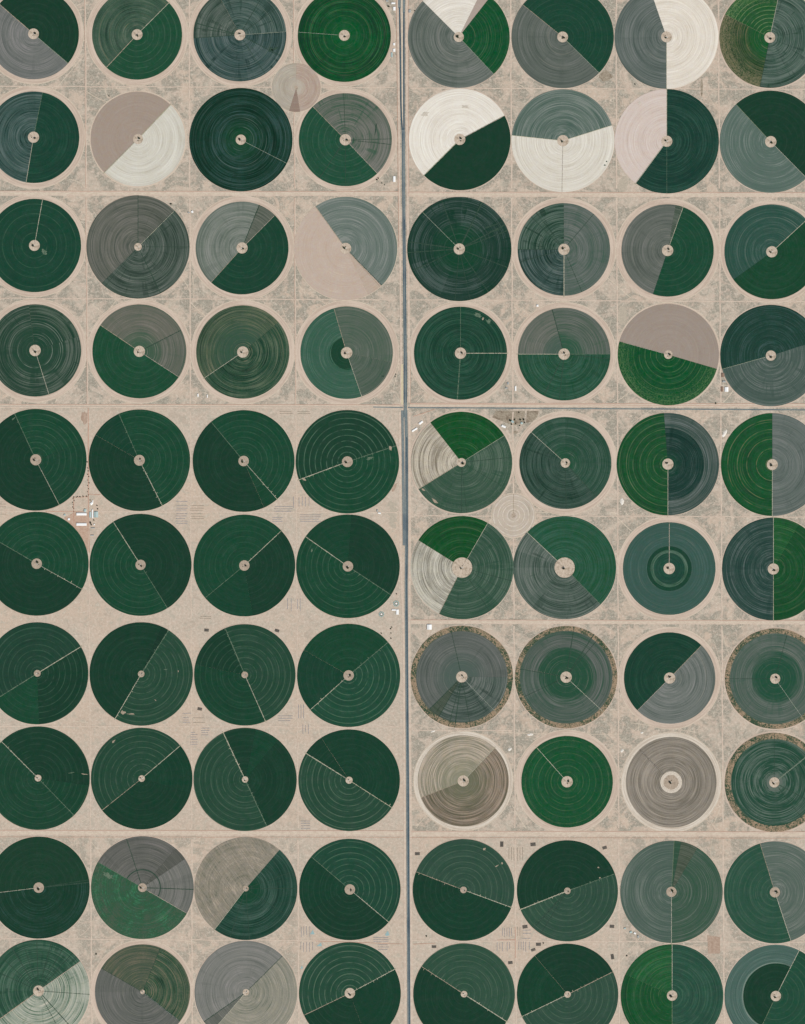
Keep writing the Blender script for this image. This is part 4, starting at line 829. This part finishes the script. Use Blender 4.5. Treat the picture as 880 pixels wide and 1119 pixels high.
# trees that stand alone
for (px, py, s, t) in ((782.4,440.6,1.3,'lone tree beside dirt track above the side road'),(466.3,1023,1.2,'lone tree below fifth field of ninth row'),(685.4,1044.5,1.2,'lone tree between sixth and seventh bottom fields'),
    (105.5,1042.5,1.3,'lone tree between first and second bottom fields'),(187,223,1.5,'lone tree above grey second field of third row'),(433.6,649.2,1.,'lone tree above larger round pen'),
    (694,92.,1.1,'lone tree left of track below white half field'),(119.5,313.-208+0,1.,'lone tree above white and brown field')):
    tree(px, py, s, t, 'lone trees', .3)
for i, (px, py, s, t) in enumerate(((557.5,459.4,1.6,'big tree left of left teal house'),(559.3,463.6,1.2,'tree below left teal house'),(562.5,458.6,1.3,'tree above right side of left teal house'),(563.6,462.9,1.1,'tree right of left teal house'),
    (568.6,458.4,1.4,'tree above right teal house'),(572.4,458.6,1.5,'big tree upper right of right teal house'),(573.2,461.6,1.1,'tree right of right teal house'),(568.3,465.2,1.0,'tree below right teal house'),(567.2,450.5,1.1,'tree beside side road above teal houses'))):
    tree(px, py, s, t, 'trees around the teal houses', .6)
k = 0
for (x0, y0, x1, y1, n) in ((96.2,505,96.2,541,12),(81,543,95,542.4,9),(80,545,80,556,6)):
    for i in range(n):
        t = i/(n-1); tree(x0+(x1-x0)*t+random.uniform(-.7,.7)+.9*(i % 2), y0+(y1-y0)*t+random.uniform(-.5,.5), random.uniform(.6,.95),
            'small tree in the row lining the red farm lane' if y0 < 530 else ('small tree in the hedge row above the farmyard' if y1 < 545 else 'small tree in hedge row left of the farmyard'),
            ('trees lining the red lane' if y0 < 530 else ('trees above the farmyard' if y1 < 545 else 'trees left of the farmyard')), 1.3)
for (px, py, s, t) in ((99,571.3,1.5,'dark tree right of red lane between long sheds'),(100,573.4,1.3,'dark tree beside tiny white farmyard hut'),(106.5,552.5,1.0,'dark tree right of the white farmyard house'),(107,556.3,1.0,'tree above pale teal barn'),(98.6,546.5,.9,'tree beside red lane above white farmyard house'),(102.7,568.5,1.0,'tree below narrow white shed'),
    (417.,692,1.,'dark shrub below small round pen, leftmost'),(427.,687,1.1,'dark shrub below white L building, upper'),(428.3,685.5,1.,'dark shrub touching upper one below white L building'),(427.5,692,.9,'dark shrub between upper and lower shrubs'),(427.3,697.8,1.,'dark shrub, lowest below white L building'),
    (412,196.6,1.4,'dark green tree at lower right of fourth field, second row'),(413.8,194.8,1.1,'tree up right of dark green tree near earth road'),(417.6,200.3,.9,'shrub lower right of dark green tree near earth road'),(420.3,202.2,.8,'shrub nearest white shed above earth road'),
    (432.8,409,.9,'shrub left of highway north of crossroads'),(431.9,411.5,.8,'shrub just below first shrub north of crossroads'),(424.3,6.8,1.2,'dark tree left of white houses at top edge'),(425.4,7.4,1.,'dark tree touching another left of top white houses'),
    (453.4,11.6,1.,'dark tree right of grey-roofed house'),(594.2,1030.5,1.,'shrub between sixth fields of bottom two rows')):
    tree(px, py, s, t, 'trees and shrubs around the farm buildings', .6)
# pale salt heaps
M_salt = noise_mat('white_salt', (240,236,228), (222,214,202), .8)
def heap(px, py, rx, ry, rot, label):
    V = []; F = []; n = 16; rings = [(1,0),(.8,1.2),(.5,2.6),(.2,3.6)]
    js = [random.uniform(.7,1.25) for _ in range(n)]
    for (q, z) in rings:
        for i in range(n):
            t = i/n*math.tau; a, b = rx*S*q*js[i]*math.cos(t), ry*S*q*js[i]*math.sin(t)
            V.append((a*math.cos(rot)-b*math.sin(rot), a*math.sin(rot)+b*math.cos(rot), z*random.uniform(.8,1.2)-(.2 if q == 1 else 0)))
    for j in range(3):
        for i in range(n): F.append((j*n+i, j*n+(i+1)%n, (j+1)*n+(i+1)%n, (j+1)*n+i))
    F.append(tuple(range(3*n,4*n)))
    o = link('salt_heap', mesh('salt_heap', V, F, M_salt), None, (X(px), Y(py), .3)); tag(o, label, 'heap', 'white heaps between the fields')
heap(792,473.5,1.7,4.3,-.5,'tall white heap below the side road, left of eighth field')
heap(680,548.5,2,3.2,.1,'white heap left of seventh field in fifth row')
heap(473.2,799.2,2.4,1.1,.2,'small white heap nearest the highway')
heap(579.5,802.8,3.4,1.5,.15,'long white heap below sixth field in seventh row')
heap(557.5,818.6,2.3,1.5,.5,'white heap between brown and bright green fields')
heap(701.6,800.7,2.,1.1,.1,'small white heap below two-tone seventh field')
heap(680,820.3,2.,1.6,.8,'white heap upper left of brown ringed field')
# small ponds
M_pond = flat('pond_water', (158,186,186), .25, .5)
for pts in ([(339,1021),(342,1016),(344,1021)],[(421,1021),(424,1017),(426,1022),(422,1023)],[(346,1034),(351,1030),(352,1034)],[(328.5,1059),(330,1055),(331.5,1058)]):
    poly('pond', pts, .35, M_pond)
# long bale rows
M_row = noise_mat('bale_row_cover', (150,152,160), (176,168,162), 1.2)
M_rowd = noise_mat('bale_row_dull', (170,158,142), (182,168,150), 1.2)
ROWM = {}
def row_mesh(L, mat):
    kk = (round(L, 1), mat.name)
    if kk not in ROWM:
        V = []; F = []; n = 10; w = .30*S
        for i in range(n+1):
            x = (-L/2+L*i/n)*S; j = random.uniform(.8,1.2)
            V += [(x,-w*j,-.2),(x,-w*.75*j,1.9*j),(x,0,2.4*j),(x,w*.75*j,1.9*j),(x,w*j,-.2)]
        for i in range(n):
            for q in range(4): F.append((5*i+q, 5*i+5+q, 5*i+6+q, 5*i+1+q))
        F += [(0,1,2,3,4),(5*n+4,5*n+3,5*n+2,5*n+1,5*n)]
        ROWM[kk] = mesh('bale_row', V, F, mat)
    return ROWM[kk]
def rows(orient, a0, a1, at, where, mat=None):
    for v in at:
        b0 = a0+random.choice((0,0,.6)); b1 = a1-random.choice((0,0,1.4,2.4)) if a1-a0 > 6 else a1
        o = link('bale_row', row_mesh(b1-b0, mat or M_row), None, (X((b0+b1)/2) if orient == 'H' else X(v), Y(v) if orient == 'H' else Y((b0+b1)/2), .2), 0 if orient == 'H' else math.pi/2)
        tag(o, 'thin stacked row '+where, 'bale row', 'stacked rows '+where)
w = 'in diamond between second and third fields, fifth row'
rows('H',192.5,205,[548,552.8,555.5,557.5,561.5,564,566.7,569.5,572],w); rows('H',208,223,[552.8,555.5,557.7,561.5,564.4,567],w,M_rowd)
w = 'in diamond between third and fourth fields, fifth row'
rows('H',300,320,[553.6,556.2,558.7],w); rows('H',298,309,[565.5,567.6,569.8],w); rows('H',328,351,[562.7,565,567.4,569.8],w); rows('V',543,555,[321,327,330.6,334,338],w)
w = 'above third and fourth fields, fifth row'
rows('H',306,320,[449.8,452],w,M_rowd); rows('H',325,341,[450,452.2],w,M_rowd)
w = 'in diamond below second field, fifth row, farther left'
rows('H',0,7,[551,554,562],'at left edge between fifth and sixth rows',M_rowd)
w = 'in diamond between second and third fields, seventh row'
rows('H',200,209,[779.5,784.5,787,789.3],w); rows('H',211.5,224,[784.6,789.6],w,M_rowd); rows('H',208,216,[800.5,802.8,805.5,808,811,813.4],w); rows('H',220,229,[795.8,798.3,800.7,803.2],w)
w = 'in diamond between third and fourth fields, seventh row'
rows('H',304,320,[782.4,785,787.6],w); rows('V',770,785,[326.4,329.2,332],w); rows('V',792,802,[331.2,334.2,337.3],w)
w = 'left of fourth field below sixth row'
rows('V',654,668,[314.5,318.5,325.3,328.3],w)
rows('H',219,232,[674.,676],'above third field, seventh row',M_rowd)
w = 'below fourth field, eighth row, lower left'
rows('H',329,339,[897.3,899.8,902.5,905.3],w)
w = 'around fourth field between bottom two rows'
rows('V',1012.5,1024,[329.5,332.2,335.2,338.8],w); rows('H',408,426,[1024.6,1026.6,1028.7],w); rows('H',413,425,[1032.5,1035,1037.6],w); rows('V',1029.5,1040,[329,332,335.5,338.6,342],w)
w = 'between fifth and sixth fields, top of ninth row'
rows('V',926,941,[556.5,559.3,562,565.7,568.6,571.5],w,M_rowd)
w = 'around red lane between fifth and sixth fields, ninth row'
rows('V',1014,1024,[549.3,551.8,554.3,556.8,559.3],w); rows('V',1013,1024,[566,568.5],w,M_rowd); rows('H',571,580,[1016.5,1020,1025.5],w); rows('V',1030,1039.5,[543.5,546.5,549.2,554.5,557.2],w); rows('V',1029,1040,[567.2,569.8,572.2,574.8,578.7],w)
# dark striped stacks
M_st = noise_mat('dark_stack_cover', (92,88,82), (112,106,98), 1.0)
def stack(px, py, w, d, rot, label):
    e = empty('straw_stack', (X(px), Y(py), .2), R(rot)); tag(e, label, 'stack', 'dark striped stacks beside the fields')
    n = 4
    for i in range(n):
        V = []; F = []; x0 = (-w/2+w*i/n)*S+.8; x1 = (-w/2+w*(i+1)/n)*S-.8; yy = d/2*S
        V = [(x0,-yy,-.2),(x1,-yy,-.2),(x1,yy,-.2),(x0,yy,-.2),(x0,-yy,3),(x1,-yy,3),(x1,yy,3),(x0,yy,3),((x0+x1)/2,-yy,4.2),((x0+x1)/2,yy,4.2)]
        F = [(0,3,2,1),(0,1,5,8,4),(3,7,9,6,2),(0,4,7,3),(1,2,6,5),(4,8,9,7),(5,6,9,8)]
        link('stack_bay', mesh('stack_bay', V, F, M_st), e)
for (px, py, w, d, rt, t) in ((548.6,922.6,3.6,5.6,0,'dark upright stack upper right of fifth field, ninth row'),(582.8,922.8,5.8,3.6,5,'dark flat stack upper left of sixth field, ninth row'),
   (574,1012.8,5.6,3.4,8,'dark stack lower left of sixth field, ninth row'),(588.7,1032,5.4,3.2,0,'dark stack above sixth bottom field beside stacked rows'),(583,1038,5,2.6,20,'dark stack just below another above sixth bottom field'),
   (558,1052,5,3,5,'dark stack lower right of red lane cross'),(456.4,933,5.4,3,0,'dark stack upper left of fifth field, ninth row'),(474.6,1034.6,5,2.6,0,'dark stack above fifth bottom field'),
   (661,926.4,5,3,15,'dark stack upper right of sixth field, ninth row'),(669,1012.4,5,3.2,-5,'dark stack lower right of sixth field, ninth row'),(669.5,1045.5,3.4,5.4,10,'dark upright stack right of sixth bottom field'),
   (226,688.7,5,3,-5,'dark stack upper left of third field, seventh row'),(303,689.2,5,3,-15,'dark stack upper right of third field, seventh row'),(218.6,774.8,5,3,-12,'dark stack lower left of third field, seventh row')):
    stack(px, py, w, d, rt, t)

# ------------------------------------------------------------------ light, sky, camera
EL, AZ = R(52), R(135)           # sun in the south-east, shadows fall to the upper left
w = bpy.data.worlds.new('World'); scene.world = w; w.use_nodes = True
nt = w.node_tree; sky = nt.nodes.new('ShaderNodeTexSky'); sky.sky_type = 'NISHITA'; sky.sun_disc = False
sky.sun_elevation = EL; sky.sun_rotation = AZ; sky.altitude = 600
nt.links.new(sky.outputs[0], nt.nodes['Background'].inputs[0]); nt.nodes['Background'].inputs[1].default_value = .08
sd = bpy.data.lights.new('sun', 'SUN'); sd.energy = 4.9; sd.angle = R(.5); sd.color = (1, .965, .92)
so = bpy.data.objects.new('sun', sd); COL.objects.link(so)
dv = Vector((math.sin(AZ)*math.cos(EL), math.cos(AZ)*math.cos(EL), math.sin(EL)))
so.rotation_euler = dv.to_track_quat('Z', 'Y').to_euler(); so.location = dv*9000
cam = bpy.data.cameras.new('camera'); co = bpy.data.objects.new('camera', cam); COL.objects.link(co)
HC = 24000.0
co.location = (0, 0, HC); co.rotation_euler = (0, 0, 0)
cam.sensor_fit = 'VERTICAL'; cam.sensor_height = 24; cam.lens = 24*HC/(1119*S)
cam.clip_start = 100; cam.clip_end = 200000
scene.camera = co
scene.view_settings.view_transform = 'Standard'; scene.view_settings.look = 'None'
scene.view_settings.exposure = 0; scene.view_settings.gamma = 1; scene.view_settings.use_curve_mapping = False
